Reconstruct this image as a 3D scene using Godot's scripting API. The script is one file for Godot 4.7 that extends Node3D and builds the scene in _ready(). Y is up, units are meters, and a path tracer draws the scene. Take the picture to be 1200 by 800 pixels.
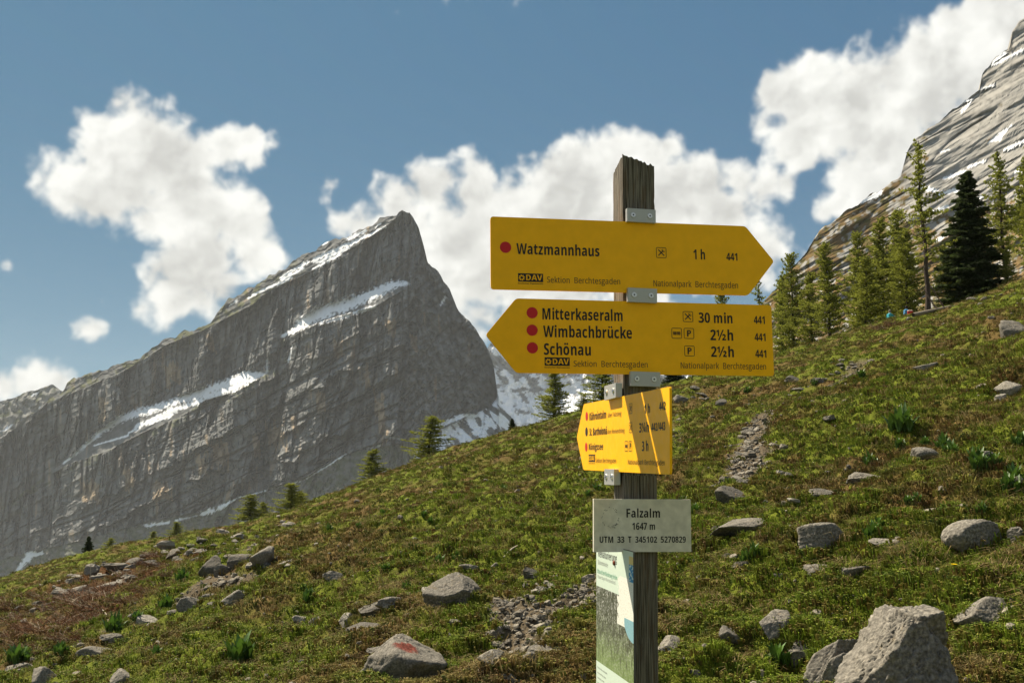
extends Node3D
# An alpine signpost on a grassy slope, limestone peaks behind. Units: metres, y up, the camera looks along -z.

const F := 1142.5            # focal length in pixels of the 1200 x 800 photograph
const PITCH := 0.1353
const ROLL := 0.0118
const EYE := Vector3(0.0, 1.6, 0.0)
const POST_YAW := 0.1835
const POST_AT := Vector3(0.3426, 0.0, -2.7)

var cam_basis: Basis
var rng := RandomNumberGenerator.new()
var n_big := FastNoiseLite.new()
var n_mid := FastNoiseLite.new()
var n_tus := FastNoiseLite.new()
var n_fin := FastNoiseLite.new()
var n_col := FastNoiseLite.new()
var n_dry := FastNoiseLite.new()
var taken := {}
var M := {}

# ------------------------------------------------------------------ helpers
func noise(s: int, wavelength: float, octaves := 1, ridged := false) -> FastNoiseLite:
	var n := FastNoiseLite.new()
	n.seed = s
	n.noise_type = FastNoiseLite.TYPE_SIMPLEX_SMOOTH
	n.frequency = 1.0 / wavelength
	n.fractal_type = FastNoiseLite.FRACTAL_NONE if octaves == 1 else (FastNoiseLite.FRACTAL_RIDGED if ridged else FastNoiseLite.FRACTAL_FBM)
	n.fractal_octaves = octaves
	return n

func ray(x: float, y: float) -> Vector3:
	return cam_basis * Vector3((x - 600.0) / F, (400.0 - y) / F, -1.0)

func at_depth(x: float, y: float, d: float) -> Vector3:
	var r := ray(x, y)
	return EYE + r * (d / -r.z)

func numbered(called: String) -> String:
	var k: int = taken.get(called, -1) + 1
	taken[called] = k
	return called if k == 0 else "%s_%03d" % [called, k]

func tag(o: Node, label: String, category: String, group := "", kind := "") -> Node:
	o.set_meta("label", label)
	if category: o.set_meta("category", category)
	if group: o.set_meta("group", group)
	if kind: o.set_meta("kind", kind)
	return o

func thing(called: String, label: String, category: String, at := Vector3.ZERO, group := "") -> Node3D:
	var o := Node3D.new()
	o.name = numbered(called)
	add_child(o)
	o.position = at
	tag(o, label, category, group)
	return o

func put(mesh: Mesh, called: String, mat: Material, parent: Node = null) -> MeshInstance3D:
	var o := MeshInstance3D.new()
	o.mesh = mesh
	o.material_override = mat
	if parent == null:
		o.name = numbered(called)
		add_child(o)
	else:
		o.name = called
		parent.add_child(o, true)
	return o

func flat_mesh(v: PackedVector3Array, idx := PackedInt32Array(), c := PackedColorArray(), n := PackedVector3Array(), uv := PackedVector2Array()) -> ArrayMesh:
	var a := []
	a.resize(Mesh.ARRAY_MAX)
	a[Mesh.ARRAY_VERTEX] = v
	if idx.size(): a[Mesh.ARRAY_INDEX] = idx
	if c.size(): a[Mesh.ARRAY_COLOR] = c
	if n.size(): a[Mesh.ARRAY_NORMAL] = n
	if uv.size(): a[Mesh.ARRAY_TEX_UV] = uv
	var m := ArrayMesh.new()
	m.add_surface_from_arrays(Mesh.PRIMITIVE_TRIANGLES, a)
	return m

func grid_index(rows: int, cols: int) -> PackedInt32Array:
	var idx := PackedInt32Array()
	idx.resize((rows - 1) * (cols - 1) * 6)
	var k := 0
	for j in rows - 1:
		for i in cols - 1:
			var a := j * cols + i
			idx[k] = a; idx[k + 1] = a + 1; idx[k + 2] = a + cols
			idx[k + 3] = a + 1; idx[k + 4] = a + cols + 1; idx[k + 5] = a + cols
			k += 6
	return idx

func grid_normals(v: PackedVector3Array, rows: int, cols: int) -> PackedVector3Array:
	var n := PackedVector3Array()
	n.resize(v.size())
	for j in rows:
		var up := maxi(j - 1, 0) * cols
		var dn := mini(j + 1, rows - 1) * cols
		for i in cols:
			var l := maxi(i - 1, 0)
			var r := mini(i + 1, cols - 1)
			n[j * cols + i] = (v[j * cols + r] - v[j * cols + l]).cross(v[up + i] - v[dn + i]).normalized()
	return n

func mat(called: String, albedo: Color, rough := 0.9, spec := 0.3) -> StandardMaterial3D:
	var m := StandardMaterial3D.new()
	m.resource_name = called
	m.albedo_color = albedo.linear_to_srgb()
	m.roughness = rough
	m.metallic_specular = spec
	M[called] = m
	return m

func noise_tex(s: int, freq: float, octaves: int, size := 512, lo := 0.0, hi := 1.0) -> NoiseTexture2D:
	var t := NoiseTexture2D.new()
	t.width = size
	t.height = size
	t.seamless = true
	var n := FastNoiseLite.new()
	n.seed = s
	n.frequency = freq
	n.fractal_octaves = octaves
	t.noise = n
	if lo != 0.0 or hi != 1.0:
		var g := Gradient.new()
		g.set_color(0, Color(lo, lo, lo)); g.set_color(1, Color(hi, hi, hi))
		t.color_ramp = g
	return t

func poly_y(line: Array, x: float) -> float:
	if x <= line[0].x:
		return line[0].y + (x - line[0].x) * (line[1].y - line[0].y) / (line[1].x - line[0].x)
	for k in line.size() - 1:
		if x <= line[k + 1].x:
			return lerpf(line[k].y, line[k + 1].y, (x - line[k].x) / (line[k + 1].x - line[k].x))
	var e: int = line.size() - 1
	return line[e].y + (x - line[e].x) * (line[e].y - line[e - 1].y) / (line[e].x - line[e - 1].x)

func pts(a: Array) -> Array:
	var out := []
	for k in range(0, a.size(), 2): out.append(Vector2(a[k], a[k + 1]))
	return out

# ------------------------------------------------------------------ ground
const GX0 := -24.0
const GD0 := 2.0
const GSTEP := 0.1
const GW := 480
const GH := 480
var bare := PackedFloat32Array()     # how bare (stony) the turf is, on a 10 cm grid
var heath := PackedFloat32Array()    # rust brown dwarf heath on the stony rise
var dent := PackedFloat32Array()     # hollows cut into the turf

func base_height(x: float, d: float) -> float:
	var h := 0.30 * x + 0.073 * d
	var side := (x / maxf(d, 1.0) + 0.24) / 0.12
	h -= 1.1 * exp(-side * side) * smoothstep(25.0, 60.0, d)
	var o := d - 40.0
	if o > 0.0:
		h -= 0.0008 * minf(o, 120.0) * minf(o, 120.0) + maxf(o - 120.0, 0.0) * 0.192
	return h

func cell(a: PackedFloat32Array, x: float, d: float) -> float:
	var fx := (x - GX0) / GSTEP
	var fd := (d - GD0) / GSTEP
	if fx < 0.0 or fd < 0.0 or fx >= GW - 1 or fd >= GH - 1: return 0.0
	var i := int(fx)
	var j := int(fd)
	fx -= i; fd -= j
	var k := j * GW + i
	return (a[k] * (1.0 - fx) + a[k + 1] * fx) * (1.0 - fd) + (a[k + GW] * (1.0 - fx) + a[k + GW + 1] * fx) * fd

func rough_height(x: float, d: float) -> float:
	var far := clampf((d + absf(x)) / 22.0, 0.15, 1.0)
	return base_height(x, d) + n_big.get_noise_2d(x, d) * 0.55 * far + n_mid.get_noise_2d(x, d) * 0.17

func height(x: float, d: float) -> float:
	var b := cell(bare, x, d)
	var t := n_tus.get_noise_2d(x, d * 1.6)
	var h := rough_height(x, d) + (absf(t) * 0.19 - 0.06) * (1.0 - 0.75 * b) + n_fin.get_noise_2d(x, d) * 0.038
	return h - b * 0.05 - cell(dent, x, d)

func ground_hit(px: float, py: float) -> Vector3:
	var r := ray(px, py)
	r /= -r.z
	var d := 2.2
	var last := 2.2
	while d < 240.0:
		if EYE.y + r.y * d < height(r.x * d, d):
			for k in 12:
				var m := (last + d) * 0.5
				if EYE.y + r.y * m < height(r.x * m, m): d = m
				else: last = m
			return Vector3(r.x * d, height(r.x * d, d), -d)
		last = d
		d *= 1.008
	return Vector3(r.x * 60.0, height(r.x * 60.0, 60.0), -60.0)

func base_hit(px: float, py: float) -> Vector3:
	var r := ray(px, py)
	r /= -r.z
	var d := 2.2
	while d < 240.0 and EYE.y + r.y * d > base_height(r.x * d, d): d *= 1.006
	return Vector3(r.x * d, 0.0, -d)

func stamp(a: PackedFloat32Array, x: float, d: float, r: float, v: float, wobble := 0.5) -> PackedFloat32Array:
	var i0 := maxi(0, int((x - r * 1.5 - GX0) / GSTEP)); var i1 := mini(GW - 1, int((x + r * 1.5 - GX0) / GSTEP) + 1)
	var j0 := maxi(0, int((d - r * 1.5 - GD0) / GSTEP)); var j1 := mini(GH - 1, int((d + r * 1.5 - GD0) / GSTEP) + 1)
	for j in range(j0, j1 + 1):
		for i in range(i0, i1 + 1):
			var px := GX0 + i * GSTEP
			var pd := GD0 + j * GSTEP
			var q := Vector2(px - x, pd - d).length() / r + n_col.get_noise_2d(px * 7.0, pd * 7.0) * wobble
			var w := v * smoothstep(1.0, 0.45, q)
			if w > a[j * GW + i]: a[j * GW + i] = w
	return a

func stamp_line(a: PackedFloat32Array, px: Array, r0: float, v: float) -> PackedFloat32Array:
	for k in px.size() - 1:
		var p := base_hit(px[k].x, px[k].y)
		var q := base_hit(px[k + 1].x, px[k + 1].y)
		var n := int(ceil(p.distance_to(q) / 0.3)) + 1
		for s in n:
			var w := p.lerp(q, float(s) / n)
			a = stamp(a, w.x, -w.z, r0 * (0.7 + 0.6 * absf(n_mid.get_noise_2d(w.x * 3.0, w.z * 3.0))), v)
	return a

func prepare_ground() -> void:
	n_big = noise(11, 13.0, 2)
	n_mid = noise(12, 2.6, 2)
	n_tus = noise(13, 0.85, 2)
	n_fin = noise(14, 0.17, 2)
	n_col = noise(15, 3.4, 3)
	n_dry = noise(16, 0.9, 3)
	bare.resize(GW * GH)
	dent.resize(GW * GH)
	heath.resize(GW * GH)
	for e in [[30, 730, 1.7], [80, 720, 1.7], [130, 703, 1.5], [60, 752, 1.0], [110, 738, 0.9], [170, 680, 1.7], [10, 748, 1.4], [200, 665, 1.8], [150, 668, 1.8], [100, 690, 2.0], [40, 700, 2.2], [160, 720, 0.6]]:
		var w := base_hit(e[0], e[1])
		heath = stamp(heath, w.x, -w.z, e[2], 1.0, 0.6)
	# the stony runnels, the scree patch by the post and the trodden path
	bare = stamp_line(bare, pts([893, 478, 888, 505, 880, 530, 872, 548, 860, 562]), 0.42, 0.95)
	bare = stamp_line(bare, pts([1010, 425, 985, 440, 960, 452, 935, 462, 915, 470]), 0.5, 0.7)
	bare = stamp_line(bare, pts([585, 690, 600, 715, 615, 735, 606, 752, 590, 765]), 0.26, 1.0)
	bare = stamp_line(bare, pts([615, 712, 640, 700, 665, 690, 690, 672]), 0.22, 0.95)
	bare = stamp_line(bare, pts([690, 660, 695, 690]), 0.2, 0.6)
	bare = stamp_line(bare, pts([20, 785, 70, 770, 120, 750, 165, 735, 200, 722, 240, 700, 290, 692]), 0.32, 0.85)
	bare = stamp_line(bare, pts([300, 668, 330, 655, 345, 650]), 0.5, 0.8)
	bare = stamp_line(bare, pts([800, 470, 790, 500, 800, 540]), 0.35, 0.4)
	# undercut hollows in the turf by the boulders
	for e in [[900, 745, 0.20, 0.16], [880, 757, 0.18, 0.14], [930, 722, 0.16, 0.14], [990, 688, 0.2, 0.1], [1040, 700, 0.2, 0.1], [690, 785, 0.16, 0.09], [660, 778, 0.16, 0.08], [300, 785, 0.22, 0.12], [862, 690, 0.1, 0.1], [800, 720, 0.2, 0.1], [1090, 745, 0.12, 0.08]]:
		var p := base_hit(e[0], e[1])
		dent = stamp(dent, p.x, -p.z, e[2], e[3], 0.35)

# linear albedo of the turf: green sward, brown moss and dead grass, soil, scree
func turf_color(x: float, d: float) -> Color:
	var g := n_col.get_noise_2d(x, d) * 1.15 + n_dry.get_noise_2d(x, d) * 0.75
	var near := clampf((16.0 - d) / 14.0, 0.0, 1.0)
	var rust := cell(heath, x, d)
	var k := smoothstep(-0.52, 0.18, g + near * 0.24 - rust * 0.9)
	var c := Color(0.185, 0.126, 0.045).lerp(Color(0.166, 0.197, 0.022), k)
	var soil := smoothstep(0.22, 0.5, n_dry.get_noise_2d(x * 2.3 + 40.0, d * 3.4 - 17.0))
	c = c.lerp(Color(0.060, 0.036, 0.018), soil * 0.75)
	c = c.lerp(Color(0.13, 0.056, 0.023), rust * 0.85)
	var b := cell(bare, x, d)
	return c.lerp(Color(0.17, 0.135, 0.09), smoothstep(0.35, 0.8, b))

func build_ground() -> void:
	var az := PackedFloat32Array()
	var a := -PI
	while a < PI:
		az.append(a)
		var q := absf(a)
		a += 0.0021 if q < 0.52 else (0.006 if q < 0.75 else 0.04)
	az.append(PI)
	var rad := PackedFloat32Array()
	var r := 0.4
	while r < 270.0:
		rad.append(r)
		r *= 1.05 if r < 2.8 else (1.0085 if r < 75.0 else 1.03)
	var cols := az.size()
	var rows := rad.size()
	var v := PackedVector3Array(); v.resize(rows * cols)
	var c := PackedColorArray(); c.resize(rows * cols)
	for j in rows:
		var rr := rad[rows - 1 - j]
		for i in cols:
			var x := sin(az[i]) * rr
			var d := cos(az[i]) * rr
			v[j * cols + i] = Vector3(x, height(x, d), -d)
			c[j * cols + i] = turf_color(x, d)
	var o := put(flat_mesh(v, grid_index(rows, cols), c, grid_normals(v, rows, cols)), "ground", M.turf)
	o.set_meta("kind", "structure")

# ------------------------------------------------------------------ far rock: columns of points down a face, each with its own depth
func row_y(f: float, top: float, mean: float, foot: float) -> float:
	var g := pow(f, 1.15)
	return lerpf(mean, foot, g) + (top - mean) * exp(-g * minf(16.0, 0.7 * (foot - mean) / maxf(absf(top - mean), 0.1)))

func snow_mask(x0: float, step: float, cols: int, y0: PackedFloat32Array, ym: PackedFloat32Array, y1: PackedFloat32Array, rows: int, strips: Array, n: FastNoiseLite) -> PackedFloat32Array:
	var m := PackedFloat32Array()
	m.resize(rows * cols)
	for s in strips:                       # [x0, y0, x1, y1, half width at the start, half width at the end]
		var p := Vector2(s[0], s[1]); var q := Vector2(s[2], s[3])
		var w: float = maxf(s[4], s[5]) * 1.6 + 1.0
		var e := q - p
		for i in range(maxi(0, int((minf(p.x, q.x) - w - x0) / step)), mini(cols, int((maxf(p.x, q.x) + w - x0) / step) + 1)):
			var x := x0 + i * step
			for j in rows:
				var y := row_y(float(j) / (rows - 1), y0[i], ym[i], y1[i])
				if y < minf(p.y, q.y) - w: continue
				if y > maxf(p.y, q.y) + w: break
				var t := clampf((Vector2(x, y) - p).dot(e) / e.length_squared(), 0.0, 1.0)
				var k := (Vector2(x, y) - p - e * t).length() / lerpf(s[4], s[5], t) + n.get_noise_2d(x, y) * 0.85
				m[j * cols + i] = maxf(m[j * cols + i], smoothstep(1.1, 0.9, k + n.get_noise_2d(x * 2.7, y * 2.7 + 50.0) * 0.8))
	return m

func far_wall(called: String, mt: Material, ridge: Array, base: Array, depth: Array, x0: float, x1: float, step: float, rows: int, jag: float, slope_fn: Callable, shape_fn: Callable, color_fn: Callable, strips: Array) -> MeshInstance3D:
	var cols := int((x1 - x0) / step) + 1
	var nj := noise(71, 26.0, 4)
	var ns := noise(72, 5.0, 3)
	var ya := PackedFloat32Array(); ya.resize(cols)
	var ym := PackedFloat32Array(); ym.resize(cols)
	var yb := PackedFloat32Array(); yb.resize(cols)
	for i in cols:
		var x := x0 + i * step
		ya[i] = poly_y(ridge, x) + nj.get_noise_2d(x, 0.0) * jag
		var sum := 0.0
		for q in range(-44, 45, 2):
			var wt := 0.5 + 0.5 * cos(PI * q / 46.0)
			ym[i] += poly_y(ridge, x + q) * wt
			sum += wt
		ym[i] /= sum
		yb[i] = maxf(poly_y(base, x), maxf(ya[i], ym[i]) + 12.0)
	var snow := snow_mask(x0, step, cols, ya, ym, yb, rows, strips, ns)
	var back := 5
	var v := PackedVector3Array(); v.resize((rows + back) * cols)
	var c := PackedColorArray(); c.resize((rows + back) * cols)
	for i in cols:
		var x := x0 + i * step
		var d := poly_y(depth, x)
		d *= exp((ym[i] - ya[i]) / F / tan(deg_to_rad(slope_fn.call(x, ya[i] + 0.5, ya[i]))))
		var top := d
		var yp := ya[i]
		for j in rows:
			var y := row_y(float(j) / (rows - 1), ya[i], ym[i], yb[i])
			var sl: float = slope_fn.call(x, y, ya[i])
			d *= exp(-(y - yp) / F / tan(deg_to_rad(sl)))
			yp = y
			var keep := snow[j * cols + i]
			var out: float = shape_fn.call(x, y, ya[i]) * (1.0 - 0.6 * keep) * smoothstep(0.0, 3.0, y - ya[i] + 1.0)
			var dd := d - out
			v[(j + back) * cols + i] = at_depth(x, y, dd)
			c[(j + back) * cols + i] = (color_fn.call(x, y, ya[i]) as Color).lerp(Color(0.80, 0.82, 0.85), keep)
		var head := v[back * cols + i]
		for b in back:                     # the far side, falling away behind the ridge
			var t := float(back - b) / back
			v[b * cols + i] = head + Vector3(0.0, -t * top * 0.16, -t * top * 0.13)
			c[b * cols + i] = c[back * cols + i]
	var o := put(flat_mesh(v, grid_index(rows + back, cols), c), called, mt)
	o.set_meta("kind", "structure")
	return o

var rn1: FastNoiseLite
var rn2: FastNoiseLite
var rn3: FastNoiseLite
var rn4: FastNoiseLite
var cl1: FastNoiseLite
var cl2: FastNoiseLite
var ck1: FastNoiseLite
var ck2: FastNoiseLite
var W_SLAB: Array
var W_L1A: Array
var W_L1B: Array
var W_L2A: Array
var W_L2B: Array
var W_FOOT: Array
var W_EDGE: Array
var W_L3: Array
const W_BUFF := [[397, 407, 6, 12], [447, 490, 6, 30], [324, 511, 11, 16], [300, 522, 5, 14], [256, 533, 13, 18], [236, 544, 6, 14], [205, 436, 8, 14], [196, 440, 3, 16], [190, 576, 12, 12], [459, 384, 7, 10], [485, 402, 4, 10], [105, 575, 12, 14], [150, 560, 6, 18], [345, 500, 4, 14], [375, 470, 6, 12], [120, 480, 6, 16], [246, 402, 5, 10], [430, 440, 3, 14]]

func wall_zone(x: float, y: float, yr: float) -> int:  # 0 lit slab under the ridge, 1 cliff, 2 ledge, 3 lower cliff, 4 foot, 5 broken right-hand flank
	if y > poly_y(W_FOOT, x): return 4
	if y > W_EDGE[0].y and x > poly_edge(y): return 5
	if y < poly_y(W_SLAB, x) and x < 472.0: return 0
	if x > 328.0:
		if y < poly_y(W_L1A, x): return 1
		return 2 if y < poly_y(W_L1B, x) and x < 478.0 else 3
	if x < 312.0:
		if y < poly_y(W_L2A, x): return 1
		return 2 if y < poly_y(W_L2B, x) and x > 60.0 else 3
	return 1 if y < 433.0 else 3

func poly_edge(y: float) -> float:
	for k in W_EDGE.size() - 1:
		if y <= W_EDGE[k + 1].y:
			return lerpf(W_EDGE[k].x, W_EDGE[k + 1].x, (y - W_EDGE[k].y) / (W_EDGE[k + 1].y - W_EDGE[k].y))
	return W_EDGE[W_EDGE.size() - 1].x

func wall_slope(x: float, y: float, yr: float) -> float:
	var z := wall_zone(x, y, yr)
	var s: float = [44.0, 71.0, 40.0, 71.0, (56.0 if x < 484.0 else 42.0), 64.0][z]
	if z == 3:
		var b := y - poly_y(W_L3, x) - rn1.get_noise_2d(x * 0.6, 3.0) * 7.0
		if b > 0.0 and b < 11.0: s = 50.0
		var c := y - lerpf(poly_y(W_L2B, x), poly_y(W_L1B, x) + 40.0, smoothstep(312.0, 400.0, x)) - rn1.get_noise_2d(x * 0.6, 80.0) * 6.0
		if x > 316.0 and c > 0.0 and c < 6.0: s = 50.0
	return s

func blocks(s: int, size: float, warp: float) -> FastNoiseLite:
	var n := FastNoiseLite.new()
	n.seed = s
	n.noise_type = FastNoiseLite.TYPE_CELLULAR
	n.cellular_return_type = FastNoiseLite.RETURN_CELL_VALUE
	n.frequency = 1.0 / size
	n.fractal_type = FastNoiseLite.FRACTAL_NONE
	n.domain_warp_enabled = true
	n.domain_warp_amplitude = warp
	n.domain_warp_frequency = 0.6 / size
	return n

func cleft(a: float, b: float) -> float:          # narrow and deep where the noise passes through zero
	var k := maxf(0.0, 1.0 - absf(rn1.get_noise_2d(a, b)) * 7.0)
	return k * k

func step_bed(x: float, y: float, thick: float) -> float:      # beds that overhang one another, rising to the right
	var b := (y + x * 0.52 + rn1.get_noise_2d(x * 0.5, y * 0.5) * 9.0) / thick
	var f := b - floorf(b)
	return f * f * (0.5 + 0.5 * rn1.get_noise_2d(floorf(b) * 37.0, x * 0.22))

func wall_shape(x: float, y: float, yr: float) -> float:
	var z := wall_zone(x, y, yr)
	var bed := rn3.get_noise_2d((y + x * 0.55) * 1.0, x * 0.10)    # bedding rising to the right
	var bits := rn4.get_noise_2d(x, y)
	if z == 0: return bed * 7.0 + bits * 6.0 + step_bed(x, y, 9.0) * 8.0
	if z == 2: return bits * 4.0 + bed * 4.0
	var gully := rn1.get_noise_2d(x * 0.20 + 60.0 + y * 0.06, y * 0.07) * 40.0 + cl1.get_noise_2d(x * 0.36 + y * 0.10 + 40.0, y * 0.10) * 30.0
	if z == 4: return bits * 8.0 + gully * 0.5
	if z == 5:
		return -14.0 * cleft((y + x * 0.9) * 0.5, (x - y) * 0.06) - 12.0 * cleft((x - y * 0.35) * 0.45 + 90.0, y * 0.07) + step_bed(x * 1.7, y, 13.0) * 15.0 + step_bed(x * 1.7 + 50.0, y, 5.0) * 6.0 + cl1.get_noise_2d(x * 0.8 - y * 0.4, y * 0.5 + x * 0.4) * 12.0 + rn1.get_noise_2d(x * 0.5 - y * 0.3, y * 0.3) * 18.0 + bits * 17.0
	var fine := rn2.get_noise_2d(x + y * 0.06, y * 0.22)
	var low := smoothstep(0.0, 60.0, y - poly_y(W_L1B, x))          # the lower wall is more bedded, the upper more fluted
	var flute := cl1.get_noise_2d(x * 1.25 + y * 0.10, y * 0.17) * lerpf(11.0, 5.0, low) + cl2.get_noise_2d(x * 1.1, y * 0.22) * lerpf(5.0, 2.5, low)
	return -20.0 * cleft(x * 0.30 + y * 0.06, y * 0.045 + 12.0) - lerpf(6.0, 24.0, low) * cleft((y + x * 0.5) * 0.40, x * 0.05 + 40.0) - lerpf(13.0, 4.0, low) * cleft(x * 0.8 + 300.0, y * 0.10) + gully + flute + fine * 2.5 + bed * 5.0 + bits * 3.5 + step_bed(x, y, 34.0) * lerpf(10.0, 40.0, low) + step_bed(x + 90.0, y, 8.0) * 5.0 - smoothstep(-0.82, -1.0, ck1.get_noise_2d(x * 1.25 + y * 0.10, y * 0.17)) * lerpf(10.0, 4.0, low) - smoothstep(-0.80, -1.0, ck2.get_noise_2d(x * 0.9 - y * 0.3, (y + x * 0.5) * 0.7)) * 7.0 * low

func wall_color(x: float, y: float, yr: float) -> Color:
	var z := wall_zone(x, y, yr)
	var t := rn4.get_noise_2d(x * 0.7 + 90.0, y * 0.5)
	var sa := rn2.get_noise_2d(x * 0.42 + 300.0, y * 0.040 + x * 0.01)      # water streaks, two widths
	var sb := rn2.get_noise_2d(x * 1.15 + 100.0, y * 0.075)
	var patch := rn1.get_noise_2d(x * 0.42 + 77.0, y * 0.22 + x * 0.12)
	var bd := rn3.get_noise_2d((y + x * 0.55) * 1.2 + 40.0, x * 0.08)
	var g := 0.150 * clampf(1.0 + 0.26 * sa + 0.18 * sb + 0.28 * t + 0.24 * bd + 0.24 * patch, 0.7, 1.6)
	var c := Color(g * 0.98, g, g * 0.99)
	for b in W_BUFF:             # fresh buff rock where slabs have broken away
		var bx: float = absf(x - b[0] - (y - b[1]) * 0.12) / b[2]
		var by: float = absf(y - b[1]) / b[3]
		if bx < 1.5 and by < 1.5:
			c = c.lerp(Color(0.33, 0.255, 0.175), smoothstep(1.0, 0.7, maxf(bx, by) + sb * 0.5 + t * 0.5) * 0.85)
	c = c.lerp(Color(0.32, 0.24, 0.16), smoothstep(0.16, 0.5, sa + sb * 0.3) * smoothstep(0.08, 0.38, patch) * 0.7)      # rust coloured stain
	if z == 0: c = c.lerp(Color(0.11, 0.115, 0.05), smoothstep(380.0, 300.0, x) * smoothstep(-0.1, 0.25, t) * 0.8)          # turf on the low ridge
	elif z == 4:
		if x > 484.0:            # old snow with rock showing through
			var sn := rn1.get_noise_2d(x * 1.1 - y * 0.9 + 500.0, (y + x * 0.6) * 0.5) + 0.3 * t
			c = c.lerp(Color(0.80, 0.82, 0.85), smoothstep(-0.16, -0.06, sn) * smoothstep(484.0, 505.0, x + t * 20.0))
		else: c = Color(0.15, 0.15, 0.14).lerp(Color(0.105, 0.115, 0.075), smoothstep(-0.25, 0.2, rn1.get_noise_2d(x, y * 1.5 + 20.0)))   # scree and dwarf pine
	# grass ledges along the lower lip of the upper terrace
	if z == 3 and x < 335.0 and y < poly_y(W_L2B, x) + 9.0: c = c.lerp(Color(0.12, 0.13, 0.065), smoothstep(-0.1, 0.3, t) * 0.7)
	return c

func build_peak() -> void:
	rn1 = noise(31, 15.0, 3); rn2 = noise(32, 5.5, 3); rn3 = noise(33, 9.0, 3); rn4 = noise(34, 9.0, 4)
	cl1 = blocks(35, 17.0, 14.0); cl2 = blocks(36, 7.0, 7.0)
	ck1 = blocks(35, 17.0, 14.0); ck1.cellular_return_type = FastNoiseLite.RETURN_DISTANCE2_SUB
	ck2 = blocks(38, 11.0, 10.0); ck2.cellular_return_type = FastNoiseLite.RETURN_DISTANCE2_SUB
	W_SLAB = pts([-80, 530, 150, 432, 195, 404, 240, 386, 294, 358, 315, 341, 357, 322, 381, 308, 420, 286, 454, 264, 474, 248])
	W_L1A = pts([300, 415, 336, 387, 369, 361, 432, 342, 462, 329, 478, 328])
	W_L1B = pts([300, 416, 330, 396, 378, 376, 408, 367, 438, 360, 478, 337])
	W_L2A = pts([60, 552, 75, 541, 102, 518, 117, 503, 144, 486, 168, 477, 222, 460, 255, 447, 288, 433, 312, 434])
	W_L2B = pts([60, 556, 78, 545, 132, 525, 168, 507, 210, 489, 240, 469, 270, 461, 312, 438])
	W_FOOT = pts([-80, 690, 0, 655, 100, 632, 168, 612, 234, 600, 277, 582, 315, 572, 357, 560, 390, 540, 420, 528, 480, 518, 500, 511, 545, 490, 575, 476, 584, 464, 620, 455])
	W_L3 = pts([-80, 640, 100, 596, 240, 552, 300, 528, 380, 504, 470, 474])
	W_EDGE = pts([478, 318, 486, 345, 470, 380, 478, 420, 468, 470, 462, 520])
	var ridge := pts([-90, 570, -40, 535, 0, 512, 30, 490, 72, 457, 78, 450, 132, 427.5, 144, 429, 171, 411, 192, 399, 246, 378, 267, 352, 300, 333, 354, 301.5, 372, 289.5, 432, 264, 456, 250.5, 471, 244.5, 480, 249, 490.5, 267, 498, 294, 501, 309, 513, 319.5, 525, 336, 535.5, 360, 546, 375, 555, 385.5, 567, 396, 573, 414, 579, 435, 583, 462, 590, 480, 620, 520])
	var base := pts([-90, 760, 0, 720, 150, 680, 300, 640, 420, 600, 480, 570, 560, 530, 600, 515])
	var depth := pts([-90, 2760, 0, 2680, 300, 2420, 475, 2280, 520, 2275, 600, 2260])
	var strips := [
		[478, 332, 462, 333, 2, 4], [462, 333, 432, 347, 4.5, 6], [432, 346, 400, 360, 5, 8], [400, 358, 372, 368, 6, 8], [372, 369, 352, 378, 7, 6], [354, 382, 330, 394, 4, 1.5], [408, 370, 376, 378, 2, 1.5], [440, 359, 415, 367, 2, 2],
		[308, 437, 288, 441, 2, 5], [288, 441, 255, 455, 6, 6], [255, 453, 222, 466, 5, 5], [222, 465, 168, 483, 4, 4], [168, 481, 140, 491, 4, 4], [140, 490, 117, 506, 4, 3], [117, 506, 98, 523, 3, 2], [98, 523, 74, 543, 2, 1],
		[306, 439, 275, 453, 2, 4], [275, 454, 240, 466, 4, 3], [235, 469, 205, 480, 3, 2], [205, 480, 160, 500, 3.5, 2.5], [200, 487, 175, 496, 2, 1.5], [150, 510, 110, 522, 1.2, 0.8], [160, 503, 150, 507, 2, 1],
		[428, 270, 408, 280, 1.6, 2], [452, 266, 424, 279, 1.2, 2], [420, 281, 376, 300, 2, 2.2], [408, 290, 372, 307, 1.8, 2], [398, 298, 366, 316, 1.5, 1.5], [376, 300, 368, 305, 2.5, 2.5], [360, 307, 328, 326, 2, 1.6], [356, 314, 330, 328, 1.4, 1.4], [340, 326, 296, 345, 2, 1.3], [310, 338, 290, 350, 1.3, 1], [277, 352, 269, 358, 1.4, 1], [446, 262, 440, 266, 1.2, 1], [384, 283, 378, 287, 1, 1],
		[405, 532, 390, 542, 0.9, 0.7], [390, 542, 357, 562, 0.7, 0.6], [352, 564, 315, 574, 0.5, 0.8], [312, 575, 277, 584, 0.7, 0.8], [277, 584, 256, 596, 0.8, 2.4], [250, 598, 236, 602, 3, 2], [230, 604, 206, 610, 0.6, 1.5], [198, 612, 170, 616, 1.4, 1.8],
		[48, 648, 34, 651, 2, 5], [34, 651, 18, 670, 4, 2], [313, 420, 312, 438, 1, 1.4], [342, 404, 338, 424, 0.5, 1.2], [522, 348, 516, 358, 1.6, 1],  # the upright strip at the pillar paints its sunlit edge in snow white
		[500, 512, 516, 498, 2, 2.5], [516, 498, 540, 488, 2.5, 2.5], [540, 487, 566, 487, 2, 2], [452, 512, 470, 514, 1.3, 1], [430, 526, 445, 522, 1, 1]]
	far_wall("mountain", M.rock, ridge, base, depth, -90.0, 612.0, 1.2, 330, 7.0, wall_slope, wall_shape, wall_color, strips)

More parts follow.
